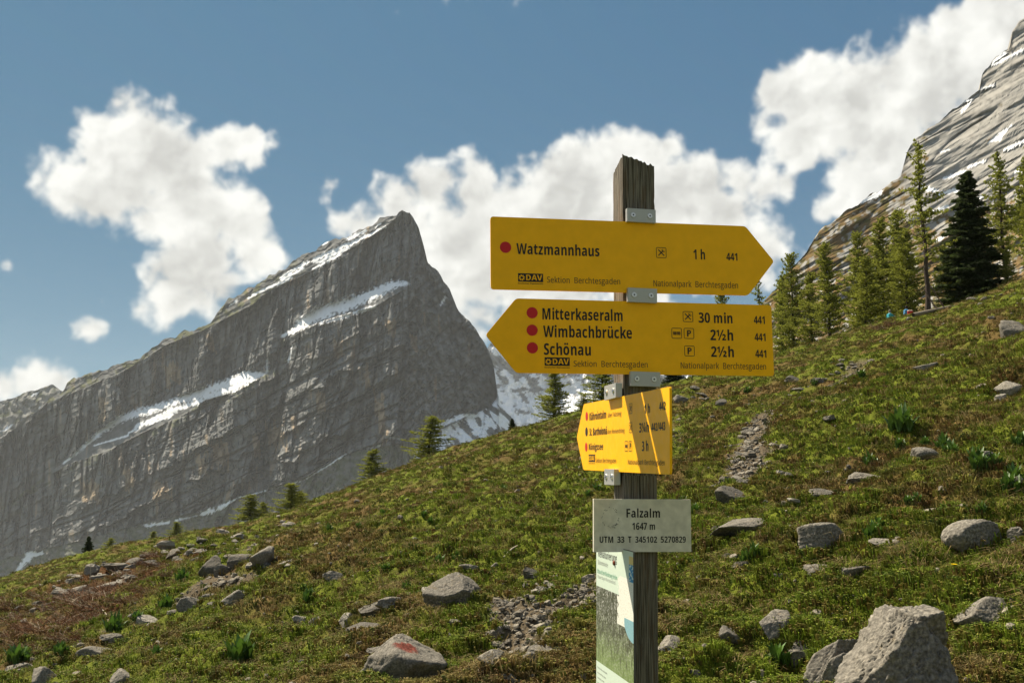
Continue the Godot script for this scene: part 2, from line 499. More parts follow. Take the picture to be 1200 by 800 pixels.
# the snowy cirque to the right of the peak, and the far ridge to its left
func cirque_slope(_x: float, y: float, yr: float) -> float:
	return 66.0 if y - yr < 38.0 else 38.0
func cirque_shape(x: float, y: float, _yr: float) -> float:
	return rn1.get_noise_2d(x * 1.1 - y * 0.5, y * 0.5) * 26.0 + rn4.get_noise_2d(x, y) * 14.0
func cirque_color(x: float, y: float, yr: float) -> Color:
	var t := rn4.get_noise_2d(x * 0.8 + 40.0, y)
	var c := Color(0.19, 0.195, 0.20).lerp(Color(0.27, 0.265, 0.25), smoothstep(-0.3, 0.4, t))
	var s := rn1.get_noise_2d(x * 0.8 - y * 0.7 + 500.0, (y * 0.8 + x * 0.5) * 0.55) + 0.35 * t
	var lim := 0.06 if y - yr < 30.0 else (-0.26 if x < 610.0 else -0.42)
	return c.lerp(Color(0.80, 0.82, 0.85), smoothstep(lim, lim + 0.1, s))

func ridge_slope(_x: float, _y: float, _yr: float) -> float:
	return 52.0
func ridge_shape(x: float, y: float, _yr: float) -> float:
	return rn1.get_noise_2d(x, y * 0.6) * 22.0 + rn4.get_noise_2d(x, y) * 14.0
func ridge_color(x: float, y: float, _yr: float) -> Color:
	var t := rn4.get_noise_2d(x * 0.8 + 40.0, y)
	return Color(0.20, 0.20, 0.19).lerp(Color(0.055, 0.065, 0.035), smoothstep(0.0, 0.4, t))

# ------------------------------------------------------------------ the mountainside on the right: tilted slabs above brown grass
var S_BAND: Array
func side_slope(_x: float, _y: float, _yr: float) -> float:
	return 43.0
func side_shape(x: float, y: float, _yr: float) -> float:
	var bed := rn3.get_noise_2d((y + x * 0.62) * 0.9, x * 0.06)
	var bed2 := rn2.get_noise_2d((y + x * 0.62) * 1.3, x * 0.09)
	return bed * 1.1 + bed2 * 0.25 + rn4.get_noise_2d((y + x * 0.55) * 0.8, x * 0.22) * 1.2 + rn1.get_noise_2d((y + x * 0.5) * 0.4, x * 0.10) * 5.0 + step_bed(x * 1.1, y * 1.0, 23.0) * 0.8 - 2.6 * cleft((y + x * 0.58) * 0.30, x * 0.04) - 0.7 * cleft((y + x * 0.5) * 0.9 + 200.0, x * 0.08)
func side_color(x: float, y: float, _yr: float) -> Color:
	var t := rn4.get_noise_2d(x * 0.9 + 40.0, y * 0.9)
	var bed := rn2.get_noise_2d((y + x * 0.55 + rn1.get_noise_2d(x * 0.4, y * 0.4) * 10.0) * 0.8, x * 0.07)
	var g := 0.27 + 0.06 * bed + 0.06 * t
	var rock := Color(g * 1.0, g * 0.965, g * 0.89)
	rock = rock.lerp(Color(0.15, 0.14, 0.12), smoothstep(0.34, 0.6, -bed) * 0.3)
	var grass := Color(0.155, 0.105, 0.048).lerp(Color(0.095, 0.085, 0.03), smoothstep(-0.2, 0.4, rn1.get_noise_2d(x * 0.8, y)))
	# slabs in the upper part, turf with outcrops lower down and along the shoulder
	var slab := clampf((x - 1035.0) / 55.0, 0.0, 1.0) * clampf((258.0 - (x - 1090.0) * 0.25 - y) / 40.0 + 0.5, 0.0, 1.0)
	var s := rn1.get_noise_2d(x * 0.55 + 11.0, y * 0.8) * 0.55 + t * 0.6 + rn3.get_noise_2d(y + x * 0.6, x * 0.2) * 0.35
	return grass.lerp(rock, smoothstep(0.02, 0.18, s + slab * 0.75 - 0.08))

func build_far() -> void:
	S_BAND = pts([1060, 150, 1100, 152, 1150, 108, 1200, 72, 1300, 10, 1500, -120])
	var strips := [[1011, 236, 1032, 226, 2.0, 3.2], [1107, 209, 1131, 200, 1.4, 1.8], [1135, 196, 1156, 188, 1.4, 1.2], [1160, 166, 1172, 160, 1.6, 3.0], [1172, 160, 1186, 147, 3, 0.8], [1178, 176, 1205, 163, 1.4, 2.2], [1080, 219, 1098, 223, 2.6, 2.2], [1101, 227, 1124, 222, 2.2, 2.4], [1090, 250, 1111, 241, 1.6, 1.6], [1098, 281, 1111, 274, 1.6, 2.0], [1138, 236, 1153, 229, 1.8, 1.4], [1190, 201, 1206, 196, 1.5, 1.8], [1125, 120, 1140, 117, 1.6, 1.6], [1128, 130, 1138, 120, 2.0, 1.0], [1165, 72, 1178, 62, 1.6, 2.4], [1172, 72, 1200, 58, 1.3, 1.8], [1163, 76, 1176, 72, 1.4, 1.2], [1148, 105, 1165, 100, 1, 1.4], [1196, 240, 1206, 236, 1.5, 1.5], [1170, 250, 1180, 246, 1.4, 1.2], [1103, 178, 1113, 175, 1, 1]]
	var ridge := pts([860, 420, 890, 362, 897, 350, 916, 332, 941, 299, 964, 268, 988, 249, 1008, 237, 1035, 221, 1056, 205, 1064, 176, 1072, 165, 1095, 147, 1148, 104, 1152, 85, 1167, 67, 1184, 56, 1187, 36, 1200, 22, 1300, -60, 1500, -210])
	var base := pts([860, 440, 1000, 430, 1200, 420, 1500, 420])
	var depth := pts([860, 560, 900, 575, 1040, 610, 1200, 650, 1500, 720])
	far_wall("mountainside", M.rock, ridge, base, depth, 862.0, 1480.0, 1.25, 260, 5.0, side_slope, side_shape, side_color, strips)
	far_wall("snowy_cirque_mountain", M.rock, pts([520, 470, 560, 425, 574, 404, 584, 412, 600, 432, 640, 428, 700, 412, 780, 430, 860, 455, 960, 470]), pts([520, 560, 960, 560]), pts([520, 3300, 640, 3500, 960, 3300]), 524.0, 950.0, 1.7, 100, 6.0, cirque_slope, cirque_shape, cirque_color, [])
	far_wall("far_ridge", M.rock, pts([-200, 520, -60, 492, 0, 470, 39, 457, 60, 451, 72, 456, 100, 475, 180, 520]), pts([-200, 600, 180, 600]), pts([-200, 3300, 180, 3300]), -190.0, 170.0, 1.8, 70, 4.0, ridge_slope, ridge_shape, ridge_color, [[0, 506, 12, 499, 1.2, 1.5], [47, 478, 60, 471, 1.2, 1.2], [44, 482, 64, 474, 1, 1], [38, 463, 44, 461, 1, 1]])
	# the valley floor between the meadow and the peaks
	var cols := 120
	var rows := 110
	var v := PackedVector3Array(); v.resize(cols * rows)
	var c := PackedColorArray(); c.resize(cols * rows)
	for j in rows:
		for i in cols:
			var x := (float(i) / (cols - 1) - 0.5) * 9000.0
			var d := 5200.0 - float(j) / (rows - 1) * 9200.0
			var near := clampf((Vector2(x, d).length() - 150.0) / 1100.0, 0.0, 1.0)
			var h := lerpf(-30.0, -330.0, smoothstep(0.0, 1.0, near)) + n_big.get_noise_2d(x * 0.02, d * 0.02) * 70.0 * near
			h += minf(clampf((x - 120.0) * 0.25, -60.0, 200.0) * (1.0 - near), -24.0 + 0.1 * x)
			v[j * cols + i] = Vector3(x, h, -d)
			c[j * cols + i] = Color(0.04, 0.055, 0.026).lerp(Color(0.08, 0.085, 0.04), smoothstep(-0.2, 0.3, n_col.get_noise_2d(x * 0.02, d * 0.02)))
	var o := put(flat_mesh(v, grid_index(rows, cols), c, grid_normals(v, rows, cols)), "valley_terrain", M.rock)
	o.set_meta("kind", "structure")

# ------------------------------------------------------------------ sky
func build_sky() -> Sky:
	var W := 4096
	var H := 2048
	# puffs of the clouds in view: photograph pixel of the centre, radius in pixels; only their directions are used
	var puffs := []
	for e in [[135, 195, 72], [105, 215, 52], [185, 180, 62], [215, 175, 50], [262, 165, 34], [290, 160, 22], [205, 225, 62], [250, 245, 46], [280, 265, 44], [295, 290, 36], [240, 300, 48], [215, 320, 52], [205, 350, 34], [190, 120, 16], [135, 118, 15], [150, 125, 12], [232, 345, 26], [260, 330, 30], [120, 165, 46], [90, 205, 30], [170, 255, 32], [160, 360, 14],
			[110, 381, 13], [120, 349, 10], [98, 383, 10], [384, 215, 13], [382, 230, 9], [608, 184, 10], [610, 195, 7], [622, 178, 6], [30, 448, 30], [70, 440, 20], [0, 455, 30], [48, 452, 24], [6, 309, 8], [1002, 49, 9], [106, 386, 10],
			[420, 262, 34], [460, 235, 34], [500, 225, 42], [517, 205, 22], [560, 225, 46], [470, 270, 60], [540, 280, 80], [600, 250, 70], [650, 235, 60], [690, 205, 52], [720, 190, 46], [755, 180, 40], [780, 170, 26], [700, 250, 80], [780, 240, 72], [828, 218, 42], [862, 210, 27], [892, 215, 18], [920, 212, 14], [850, 250, 50], [880, 285, 38], [905, 285, 24], [610, 320, 60], [560, 330, 50], [520, 320, 55], [660, 320, 60], [740, 320, 60], [830, 310, 50], [560, 365, 34], [600, 360, 30], [400, 265, 20], [885, 320, 34], [640, 195, 16], [440, 300, 40],
			[905, 110, 34], [930, 90, 34], [955, 80, 30], [890, 140, 22], [950, 140, 62], [1000, 130, 66], [1010, 90, 42], [1050, 85, 46], [1080, 75, 44], [1090, 110, 60], [1120, 60, 50], [1120, 25, 32], [1150, 15, 44], [1180, 40, 60], [1140, 90, 60], [1040, 160, 60], [1000, 195, 46], [1020, 215, 34], [980, 235, 22], [965, 245, 14], [945, 178, 26], [1100, 160, 50], [950, 310, 18], [1240, 0, 70], [1300, -40, 80], [1200, 110, 60], [1160, 130, 50], [942, 318, 14], [958, 290, 12]]:
		var r := ray(e[0], e[1])
		puffs.append(Vector3(atan2(r.x, -r.z), atan2(r.y, Vector2(r.x, r.z).length()), e[2] / F * 0.90))
	var n1 := noise(81, 0.075, 5)
	var n2 := noise(82, 0.13, 4)
	var n3 := noise(83, 0.34, 3)
	var sun := Vector3(-0.445, 0.777, -0.445).normalized()
	# a whole sky at 1/8 size, then the part in view at full size, from one and the same function
	var low := sky_patch(-PI, PI / 2.0, TAU / 512.0, 512, 256, puffs, n1, n2, n3, sun)
	low.resize(W, H, Image.INTERPOLATE_CUBIC)
	var px := TAU / W
	var i0 := int((PI - 0.62) / px)
	var j0 := int((PI / 2.0 - 0.72) / px)
	var high := sky_patch(-PI + i0 * px, PI / 2.0 - j0 * px, px, int(1.24 / px), int(0.86 / px), puffs, n1, n2, n3, sun)
	low.blit_rect(high, Rect2i(0, 0, high.get_width(), high.get_height()), Vector2i(i0, j0))
	var mt := PanoramaSkyMaterial.new()
	var turned := Image.create(W, H, false, Image.FORMAT_RGB8)     # column 0 of a panorama lies along -z
	turned.blit_rect(low, Rect2i(W / 2, 0, W / 2, H), Vector2i(0, 0))
	turned.blit_rect(low, Rect2i(0, 0, W / 2, H), Vector2i(W / 2, 0))
	mt.panorama = ImageTexture.create_from_image(turned)
	var s := Sky.new()
	s.sky_material = mt
	return s

func sky_patch(az0: float, el0: float, step: float, w: int, h: int, puffs: Array, n1: FastNoiseLite, n2: FastNoiseLite, n3: FastNoiseLite, sun: Vector3) -> Image:
	# how deep inside the cloud bodies each direction lies, on a coarser grid
	var k := 3 if w > 600 else 1
	var cw := w / k + 2
	var ch := h / k + 2
	var body := PackedFloat32Array()
	body.resize(cw * ch)
	body.fill(-1.0)
	for p: Vector3 in puffs:
		var reach := p.z * 2.2
		for j in range(maxi(0, int((el0 - p.y - reach) / step / k)), mini(ch, int((el0 - p.y + reach) / step / k) + 2)):
			for i in range(maxi(0, int((p.x - reach - az0) / step / k)), mini(cw, int((p.x + reach - az0) / step / k) + 2)):
				var a := az0 + i * step * k - p.x
				var b := el0 - j * step * k - p.y
				var q := 1.0 - sqrt(a * a + b * b) / p.z
				q *= minf(1.0, p.z / 0.035 * 0.55 + 0.25)
				var at := j * cw + i
				var o := body[at]
				var m := maxf(o, q)
				body[at] = m + 0.10 * maxf(0.0, 0.4 - absf(o - q)) * (1.0 if m > -0.6 else 0.0)
	var im := Image.create_from_data(cw, ch, false, Image.FORMAT_RF, body.to_byte_array())
	im.resize(cw * k, ch * k, Image.INTERPOLATE_BILINEAR)
	var soft := im.get_data().to_float32_array()
	var sw := cw * k
	var out := PackedByteArray()
	out.resize(w * h * 3)
	for j in h:
		var el := el0 - (j + 0.5) * step
		var ce := cos(el)
		var se := sin(el)
		var up := clampf(se, 0.0, 1.0)
		var haze := pow(1.0 - up, 5.0)
		for i in w:
			var az := az0 + (i + 0.5) * step
			var c := Vector3(0.13, 0.12, 0.09)
			if el > -0.25:
				var cs := ce * (sin(az) * sun.x - cos(az) * sun.z) + se * sun.y
				var glow := pow(maxf(0.0, cs * 0.5 + 0.5), 3.0)
				c = Vector3(0.011, 0.086, 0.218).lerp(Vector3(0.25, 0.475, 0.59), clampf(haze * 0.72, 0.0, 1.0)).lerp(Vector3(0.30, 0.53, 0.61), glow * 0.27)
				# clouds
				var wx := n2.get_noise_2d(az * 2.0, el * 2.0)
				var big := n1.get_noise_2d(az + wx * 0.014, el + n2.get_noise_2d(az + 5.0, el) * 0.012)
				var small := n2.get_noise_2d(az * 6.0, el * 6.0)
				var dist := soft[j * sw + i]
				var inside := absf(az) < 0.62 and el < 0.40
				if not inside:                 # the sky goes on round about, with cloud added to raise the fill light
					var edge := clampf(maxf(absf(az) - 0.62, el - 0.40) * 6.0, 0.0, 1.0)
					var g := n3.get_noise_2d(az * (0.5 + 0.5 * ce), el * 1.6) * 2.2 - 0.05 - absf(el - 0.35) * 0.4
					dist = maxf(dist, lerpf(-1.0, g, edge))
				var dens := dist + big * 0.60 + small * 0.15 + 0.05
				var al := smoothstep(-0.03, 0.40, dens)
				if al > 0.0:
					var thick := clampf(dist * 0.75 + n1.get_noise_2d(az * 0.7 + 9.0, el * 0.7 + 0.012) * 0.75, 0.0, 1.0)
					var lit := clampf((n1.get_noise_2d(az + wx * 0.014 - 0.006, el + 0.008) - big) * -1.3 + small * 0.10, -0.3, 0.3)
					var br := lerpf(0.86, 0.63, smoothstep(0.05, 0.72, thick)) + lit * 0.22
					c = c.lerp(Vector3(br * 1.0, br * 0.995, br * 0.94), al * 0.97)
				if el < 0.0: c = c.lerp(Vector3(0.13, 0.12, 0.09), clampf(-el * 8.0 - 0.6, 0.0, 1.0))
			var at := (j * w + i) * 3
			out[at] = int(clampf(srgb(c.x), 0.0, 1.0) * 255.0 + 0.5)
			out[at + 1] = int(clampf(srgb(c.y), 0.0, 1.0) * 255.0 + 0.5)
			out[at + 2] = int(clampf(srgb(c.z), 0.0, 1.0) * 255.0 + 0.5)
	return Image.create_from_data(w, h, false, Image.FORMAT_RGB8, out)

func srgb(x: float) -> float:
	return x * 12.92 if x < 0.0031308 else 1.055 * pow(x, 0.41667) - 0.055

# ------------------------------------------------------------------ stones
func rock_mesh(s: int, ext: Vector3, cuts: int, lat: int, lon: int, rough: float, mark := Vector3.ZERO, tone := 1.0, extra: Array = []) -> ArrayMesh:
	var g := RandomNumberGenerator.new()
	g.seed = s
	var planes := []
	for k in cuts:
		var n := Vector3(g.randfn(), g.randfn() * 0.8, g.randfn()).normalized()
		planes.append([n, g.randf_range(0.46, 0.84)])
	planes.append_array(extra)
	var nz := noise(s, 0.55, 4)
	var nf := noise(s + 1, 0.16, 3)
	var v := PackedVector3Array()
	var c := PackedColorArray()
	for j in lat + 1:
		var th := PI * j / lat
		for i in lon + 1:
			var ph := -TAU * (i % lon) / lon
			var u := Vector3(sin(th) * cos(ph), cos(th), sin(th) * sin(ph))
			var r := 1.12
			for p in planes:
				var dt: float = (p[0] as Vector3).dot(u)
				if dt > 0.05: r = minf(r, p[1] / dt)
			r *= 1.0 + nz.get_noise_3dv(u * 1.0) * rough + nf.get_noise_3dv(u) * rough * 0.35
			# cracks along one direction, as limestone weathers
			var cr := nz.get_noise_3d(u.x * 2.2 + u.y * 1.2, u.y * 0.5 + 7.0, u.z * 2.2)
			r -= smoothstep(0.09, 0.0, absf(cr)) * rough * 0.55
			v.append(u * r * ext)
			var t := nz.get_noise_3dv(u * 1.6 + Vector3(4, 4, 4))
			var f := nf.get_noise_3dv(u * 1.3 + Vector3(9, 2, 1))
			var l := (0.32 + 0.10 * t + 0.09 * f) * tone
			var col := Color(l * 1.05, l * 0.96, l * 0.80)
			col = col.lerp(Color(0.27, 0.19, 0.085), smoothstep(0.35, 0.6, t + f * 0.3) * 0.5)       # ochre stain
			if mark != Vector3.ZERO:
				col = col.lerp(Color(0.27, 0.055, 0.032), smoothstep(0.962, 0.978, u.dot(mark.normalized()) + f * 0.018) * (0.92 if f > -0.32 else 0.25))
			c.append(col)
	if lat < 20: return flat_mesh(v, grid_index(lat + 1, lon + 1), c)
	return flat_mesh(v, grid_index(lat + 1, lon + 1), c, grid_normals(v, lat + 1, lon + 1))

func build_rocks() -> void:
	# [x, y of the middle of its foot, width and height in pixels, turn, seed, label, depth ratio]
	var big := [
		[466, 796, 102, 62, 0.3, 101, "weathered grey boulder with a faded red paint mark on its top", 0.8],
		[540, 704, 66, 40, 0.2, 103, "low humped grey rock beside the gravel patch left bare of turf", 0.8],
		[976, 794, 50, 92, 0.2, 104, "upright rounded pale slab leaning beside the largest boulder", 0.5],
		[989, 799, 56, 50, 0.5, 105, "short pointed slab wedged at the foot of the largest boulder", 0.6],
		[853, 748, 27, 22, 0.9, 106, "single rounded grey stone at the edge of an undercut turf hollow", 0.9],
		[912, 737, 44, 32, 0.4, 107, "split pale rock under an overhanging lip of turf", 0.7],
		[788, 761, 40, 18, 0.1, 108, "flat grey rock just behind the wooden post", 0.8],
		[940, 770, 38, 24, 1.2, 109, "jagged whitish stone next to the bright green leaf clump", 0.8],
		[969, 642, 64, 34, 0.1, 110, "long tilted grey rock with a broad flat top on the slope", 0.7],
		[960, 673, 34, 20, 0.3, 111, "small pale rock sunk in turf, one of two side by side, streaked", 0.8],
		[999, 671, 36, 16, 0.5, 112, "small pale rock sunk in turf, one of two side by side, smooth", 0.8],
		[1157, 632, 60, 27, 0.1, 113, "broad light grey rock with mossy rim embedded in the slope", 0.7],
		[1196, 634, 22, 18, 0.8, 114, "pale rock beside the broad mossy-rimmed rock", 0.8],
		[1160, 728, 84, 28, 0.1, 115, "long low rock ridge rising from a grassy hummock beside the largest boulder", 0.6],
		[1044, 638, 36, 10, 0.0, 116, "thin flat pale rock flush with the turf", 0.7],
		[878, 622, 76, 18, 0.1, 117, "flat outcrop half overgrown with turf beside the post", 0.7],
		[860, 588, 40, 24, 0.4, 118, "dark pointed rock at the lower end of the stony runnel", 0.8],
		[966, 580, 38, 14, 0.2, 119, "low dome of pale rock in the meadow", 0.7],
		[1018, 562, 56, 17, 0.1, 120, "long flat light rock with a brown mossy end", 0.7],
		[1082, 536, 30, 14, 0.1, 121, "pale rock with a rust brown patch among green leaves", 0.7],
		[407, 733, 26, 17, 0.5, 122, "bright white angular stone lying in the grass", 0.8],
		[351, 730, 18, 12, 0.6, 123, "small white stone with a dark notch", 0.8],
		[371, 729, 18, 11, 0.1, 124, "small greenish grey stone beside the notched white stone", 0.8],
		[458, 711, 36, 13, 0.2, 125, "long flat buff stone lying in the turf", 0.7],
		[390, 676, 22, 14, 0.2, 126, "brown grey stone with a smooth back in the meadow", 0.8],
		[246, 669, 33, 27, 0.7, 127, "dark angular boulder, darkest of the three along the rise", 0.8],
		[277, 664, 31, 27, 0.3, 128, "dark lumpy boulder between two others along the rise", 0.8],
		[308, 657, 28, 21, 0.1, 129, "grey rounded boulder at the upper end of the boulder row", 0.8],
		[260, 670, 20, 13, 0.1, 130, "pale flat stone at the foot of the dark boulder row", 0.8],
		[218, 716, 26, 18, 0.3, 131, "pale broken rock beside the trodden path", 0.8],
		[276, 702, 24, 15, 0.8, 132, "rounded pale stone above the trodden path", 0.8],
		[113, 768, 34, 12, 0.1, 133, "flat cream slab lying on the trodden path", 0.7],
		[48, 800, 30, 18, 0.2, 134, "grey stone at the lower end of the trodden path", 0.8],
		[137, 806, 32, 16, 0.5, 135, "smooth grey stone in green grass below the path", 0.8],
		[578, 748, 28, 22, 0.3, 136, "leaning flat slab at the side of the gravel patch", 0.5],
		[577, 775, 32, 15, 0.2, 137, "brownish rock at the lower side of the gravel patch", 0.8],
		[634, 766, 40, 19, 0.2, 138, "buff ridged rock at the foot of the gravel patch", 0.8],
		[623, 676, 24, 21, 0.2, 139, "dark stone topped by pale pebbles above the gravel patch", 0.8],
		[550, 667, 20, 10, 0.2, 140, "small dark rock above the humped grey rock", 0.8],
		[580, 664, 10, 6, 0.0, 141, "small round white stone in the meadow above the gravel", 0.8],
		[1190, 394, 34, 28, 0.2, 142, "pale block of cracked rock high on the slope below the trees", 0.8],
		[801, 470, 30, 14, 0.1, 143, "pale slabby outcrop right behind the post and lowest arrow", 0.7],
		[848, 474, 18, 12, 0.1, 144, "dark pointed stone beside the slabby outcrop", 0.8],
		[933, 447, 18, 10, 0.4, 145, "light triangular stone on the upper slope", 0.8],
		[1090, 431, 26, 10, 0.3, 146, "pale pitted rock near the top of the meadow", 0.8],
		[1185, 455, 28, 16, 0.3, 147, "white broken rock in a brown hollow of the upper meadow", 0.8],
		[1174, 468, 16, 9, 0.2, 148, "bright white stone catching the light in the upper meadow", 0.8],
		[963, 393, 8, 8, 0.4, 149, "small grey stone standing at the crest below the larches", 0.9],
		[620, 772, 20, 10, 0.4, 150, "flat buff stone below the ridged rock", 0.7],
		[596, 795, 22, 10, 0.4, 151, "pale flat stone lying below the gravel patch", 0.8]]
	for e in big:
		var p := ground_hit(e[0], minf(e[1], 799.0))
		var m: float = p.distance_to(EYE) / F
		var w: float = e[2] * m
		var h: float = e[3] * m
		var ext := Vector3(w * 0.56, h * 0.62, w * 0.56 * e[7])
		var lat := 44 if e[2] > 36 else (28 if e[2] > 24 else 14)
		var extra := []
		if e[5] == 101: extra = [[Vector3(-0.75, 0.62, 0.2).normalized(), 0.72], [Vector3(0.5, 0.8, 0.2).normalized(), 0.78]]
		if e[5] == 103: extra = [[Vector3(0.7, 0.7, 0.1).normalized(), 0.7], [Vector3(-0.7, 0.6, 0.4).normalized(), 0.78]]
		var dark := 0.6 if e[6].begins_with("dark") else (1.3 if e[6].contains("white") else 0.72 + 0.3 * fmod(e[5] * 0.37, 1.0))
		var o := put(rock_mesh(e[5], ext * 1.12, 13, lat, int(lat * 1.5), 0.055, Vector3(0.12, 0.86, 0.42) if e[5] == 101 else Vector3.ZERO, dark, extra), "rock", M.stone)
		o.position = p + Vector3(0, ext.y * 0.04, -ext.z * 0.35)
		o.rotation.y = e[4] * 0.5
		if e[5] == 104: o.rotation.z = -0.45
		if e[5] == 115: o.rotation.z = 0.06
		tag(o, e[6], "rock")
	# the largest boulder: a tall wedge with a leaning cap
	var p := base_hit(1086, 812)
	p.y = height(p.x, -p.z)
	var m := p.distance_to(EYE) / F
	var ext := Vector3(74, 86, 58) * m
	var o := put(rock_mesh(100, ext, 5, 90, 130, 0.085, Vector3.ZERO, 0.92, [[Vector3(-0.74, 0.66, 0.10).normalized(), 0.66], [Vector3(-0.20, 0.97, 0.10).normalized(), 0.80], [Vector3(0.97, 0.22, 0.1).normalized(), 0.50], [Vector3(0.5, 0.86, 0.1).normalized(), 0.76], [Vector3(0.06, 0.30, 0.95).normalized(), 0.60], [Vector3(-0.62, 0.1, 0.78).normalized(), 0.70], [Vector3(0.7, 0.1, 0.7).normalized(), 0.70]]), "boulder", M.stone)
	o.position = p + Vector3(0, ext.y * 0.26, -ext.z * 0.5)
	tag(o, "largest pale boulder with a pointed top and flat weathered front", "rock")
	var cap := put(rock_mesh(160, Vector3(34, 26, 28) * m, 9, 40, 60, 0.08, Vector3.ZERO, 0.95), "rock", M.stone)
	cap.position = at_depth(1076, 738, -o.position.z + 0.02)
	cap.rotation.z = 0.35
	tag(cap, "smaller block lying on the shoulder of the largest boulder", "rock")
	# scattered stones
	var kinds: Array[ArrayMesh] = []
	for k in 9: kinds.append(rock_mesh(200 + k * 7, Vector3(1.1, 0.72, 0.9), 14, 9, 14, 0.10, Vector3.ZERO, [0.6, 0.8, 0.95, 1.15, 1.3][k % 5]))
	rng.seed = 5
	var spots := []
	var wheres := []
	# runs of stones along the bare ground and the rise on the far side of the path
	for run in [[893, 476, 862, 562, 34, 16, 0], [1010, 420, 920, 470, 26, 14, 1], [60, 690, 250, 640, 66, 20, 2], [230, 640, 350, 610, 20, 14, 3], [300, 660, 345, 655, 14, 14, 3], [20, 790, 290, 690, 18, 14, 4], [10, 720, 120, 690, 14, 18, 2], [800, 455, 830, 470, 9, 8, 5], [1060, 370, 1190, 345, 18, 10, 6], [585, 690, 690, 680, 12, 14, 7]]:
		for k in run[4]:
			var t := rng.randf()
			wheres.append(run[6])
			spots.append(Vector2(lerpf(run[0], run[2], t) + rng.randfn() * run[5] * 0.6, lerpf(run[1], run[3], t) + rng.randfn() * run[5] * 0.35))
	while spots.size() < 300:
		wheres.append(8)
		spots.append(Vector2(rng.randf_range(-20, 1220), rng.randf_range(360, 800)))
	var where_names := ["in the steep stony runnel above the dark pointed rock", "in the upper stony runnel below the larches", "on the rust brown rise of dead brush", "around the row of dark boulders", "along the trodden path", "beside the slabby outcrop behind the post", "under the larches at the top of the meadow", "above the gravel patch beside the post", "in open meadow turf"]
	var at := -1
	for s in spots:
		at += 1
		var y: float = clampf(s.y, 330.0, 799.0)
		var q := ground_hit(s.x, y)
		if -q.z > 59.0: continue
		var sz := clampf((1.45 if s.x < 260.0 and s.y < 720.0 else 1.0) * exp(rng.randfn() * 0.55 - 2.75) * (0.45 + -q.z / 26.0), 0.025, 0.36)
		var st := put(kinds[rng.randi() % kinds.size()], "stone", M.stone)
		st.position = q - Vector3(0, sz * 0.06, 0)
		st.rotation = Vector3(rng.randf_range(-0.2, 0.2), rng.randf() * TAU, rng.randf_range(-0.2, 0.2))
		st.scale = Vector3(sz, sz * rng.randf_range(0.45, 0.85), sz)
		tag(st, "small loose limestone stone " + where_names[wheres[at]], "stone", "loose stones " + where_names[wheres[at]])
	# gravel: far too many to count
	var buf := PackedFloat32Array()
	var n := 0
	for k in 190000:
		var d := 3.5 * pow(16.0, rng.randf())
		var x := rng.randf_range(-0.56, 0.56) * d
		var b := cell(bare, x, d)
		var free := smoothstep(0.35, 0.62, n_dry.get_noise_2d(x * 0.8 + 70.0, d * 0.8)) * 0.35
		if rng.randf() > maxf(smoothstep(0.15, 0.8, b), free * 0.25 + 0.016): continue
		var sz := clampf(exp(rng.randfn() * 0.6 - 4.15) * (0.7 + d / 30.0), 0.005, 0.10)
		var bs := Basis.from_euler(Vector3(rng.randf_range(-0.5, 0.5), rng.randf() * TAU, 0)).scaled(Vector3.ONE * sz)
		var h := height(x, d) + sz * 0.2
		var tone := rng.randf_range(0.55, 1.25)
		buf.append_array([bs.x.x, bs.y.x, bs.z.x, x, bs.x.y, bs.y.y, bs.z.y, h, bs.x.z, bs.y.z, bs.z.z, -d, tone, tone * 0.97, tone * 0.92, 1.0])
		n += 1
	scatter("gravel", kinds_small(), M.stone, buf, n, "pale gravel strewn over bare runnels and worn turf", "gravel")

func kinds_small() -> ArrayMesh:
	return rock_mesh(300, Vector3(1, 0.65, 0.8), 7, 5, 7, 0.15, Vector3.ZERO, 1.15)

func scatter(called: String, mesh: Mesh, mt: Material, buf: PackedFloat32Array, n: int, label: String, category: String) -> void:
	var mm := MultiMesh.new()
	mm.transform_format = MultiMesh.TRANSFORM_3D
	mm.use_colors = true
	mm.mesh = mesh
	mm.instance_count = n
	mm.buffer = buf
	var o := MultiMeshInstance3D.new()
	o.name = numbered(called)
	o.multimesh = mm
	o.material_override = mt
	add_child(o)
	tag(o, label, category, "", "stuff")

# ------------------------------------------------------------------ turf
func blade_mesh(s: int, blades: int, length: float, width: float, spread: float, lean: float) -> ArrayMesh:
	var g := RandomNumberGenerator.new()
	g.seed = s
	var v := PackedVector3Array()
	var c := PackedColorArray()
	for k in blades:
		var a := g.randf() * TAU
		var at := Vector3(cos(a), 0, sin(a)) * spread * sqrt(g.randf())
		var dir := Vector3(cos(a), 0, sin(a)).rotated(Vector3.UP, g.randf_range(-0.8, 0.8))
		var l := length * g.randf_range(0.5, 1.2)
		var ln := lean * g.randf_range(0.3, 1.3)
		var side := dir.cross(Vector3.UP).rotated(Vector3.UP, g.randf_range(-1.2, 1.2)) * width * g.randf_range(0.6, 1.3)
		var mid := at + Vector3.UP * l * 0.6 + dir * l * ln * 0.4
		var tip := at + Vector3.UP * l * (1.0 - 0.45 * ln) + dir * l * ln
		var t := g.randf_range(0.65, 1.3)
		var col := Color(t * g.randf_range(0.9, 1.15), t, t * g.randf_range(0.8, 1.1))
		v.append_array([at - side - Vector3.UP * 0.02, at + side - Vector3.UP * 0.02, mid + side * 0.8, at - side - Vector3.UP * 0.02, mid + side * 0.8, mid - side * 0.8, mid - side * 0.8, mid + side * 0.8, tip])
		for q in 9: c.append(col)
	return flat_mesh(v, PackedInt32Array(), c)

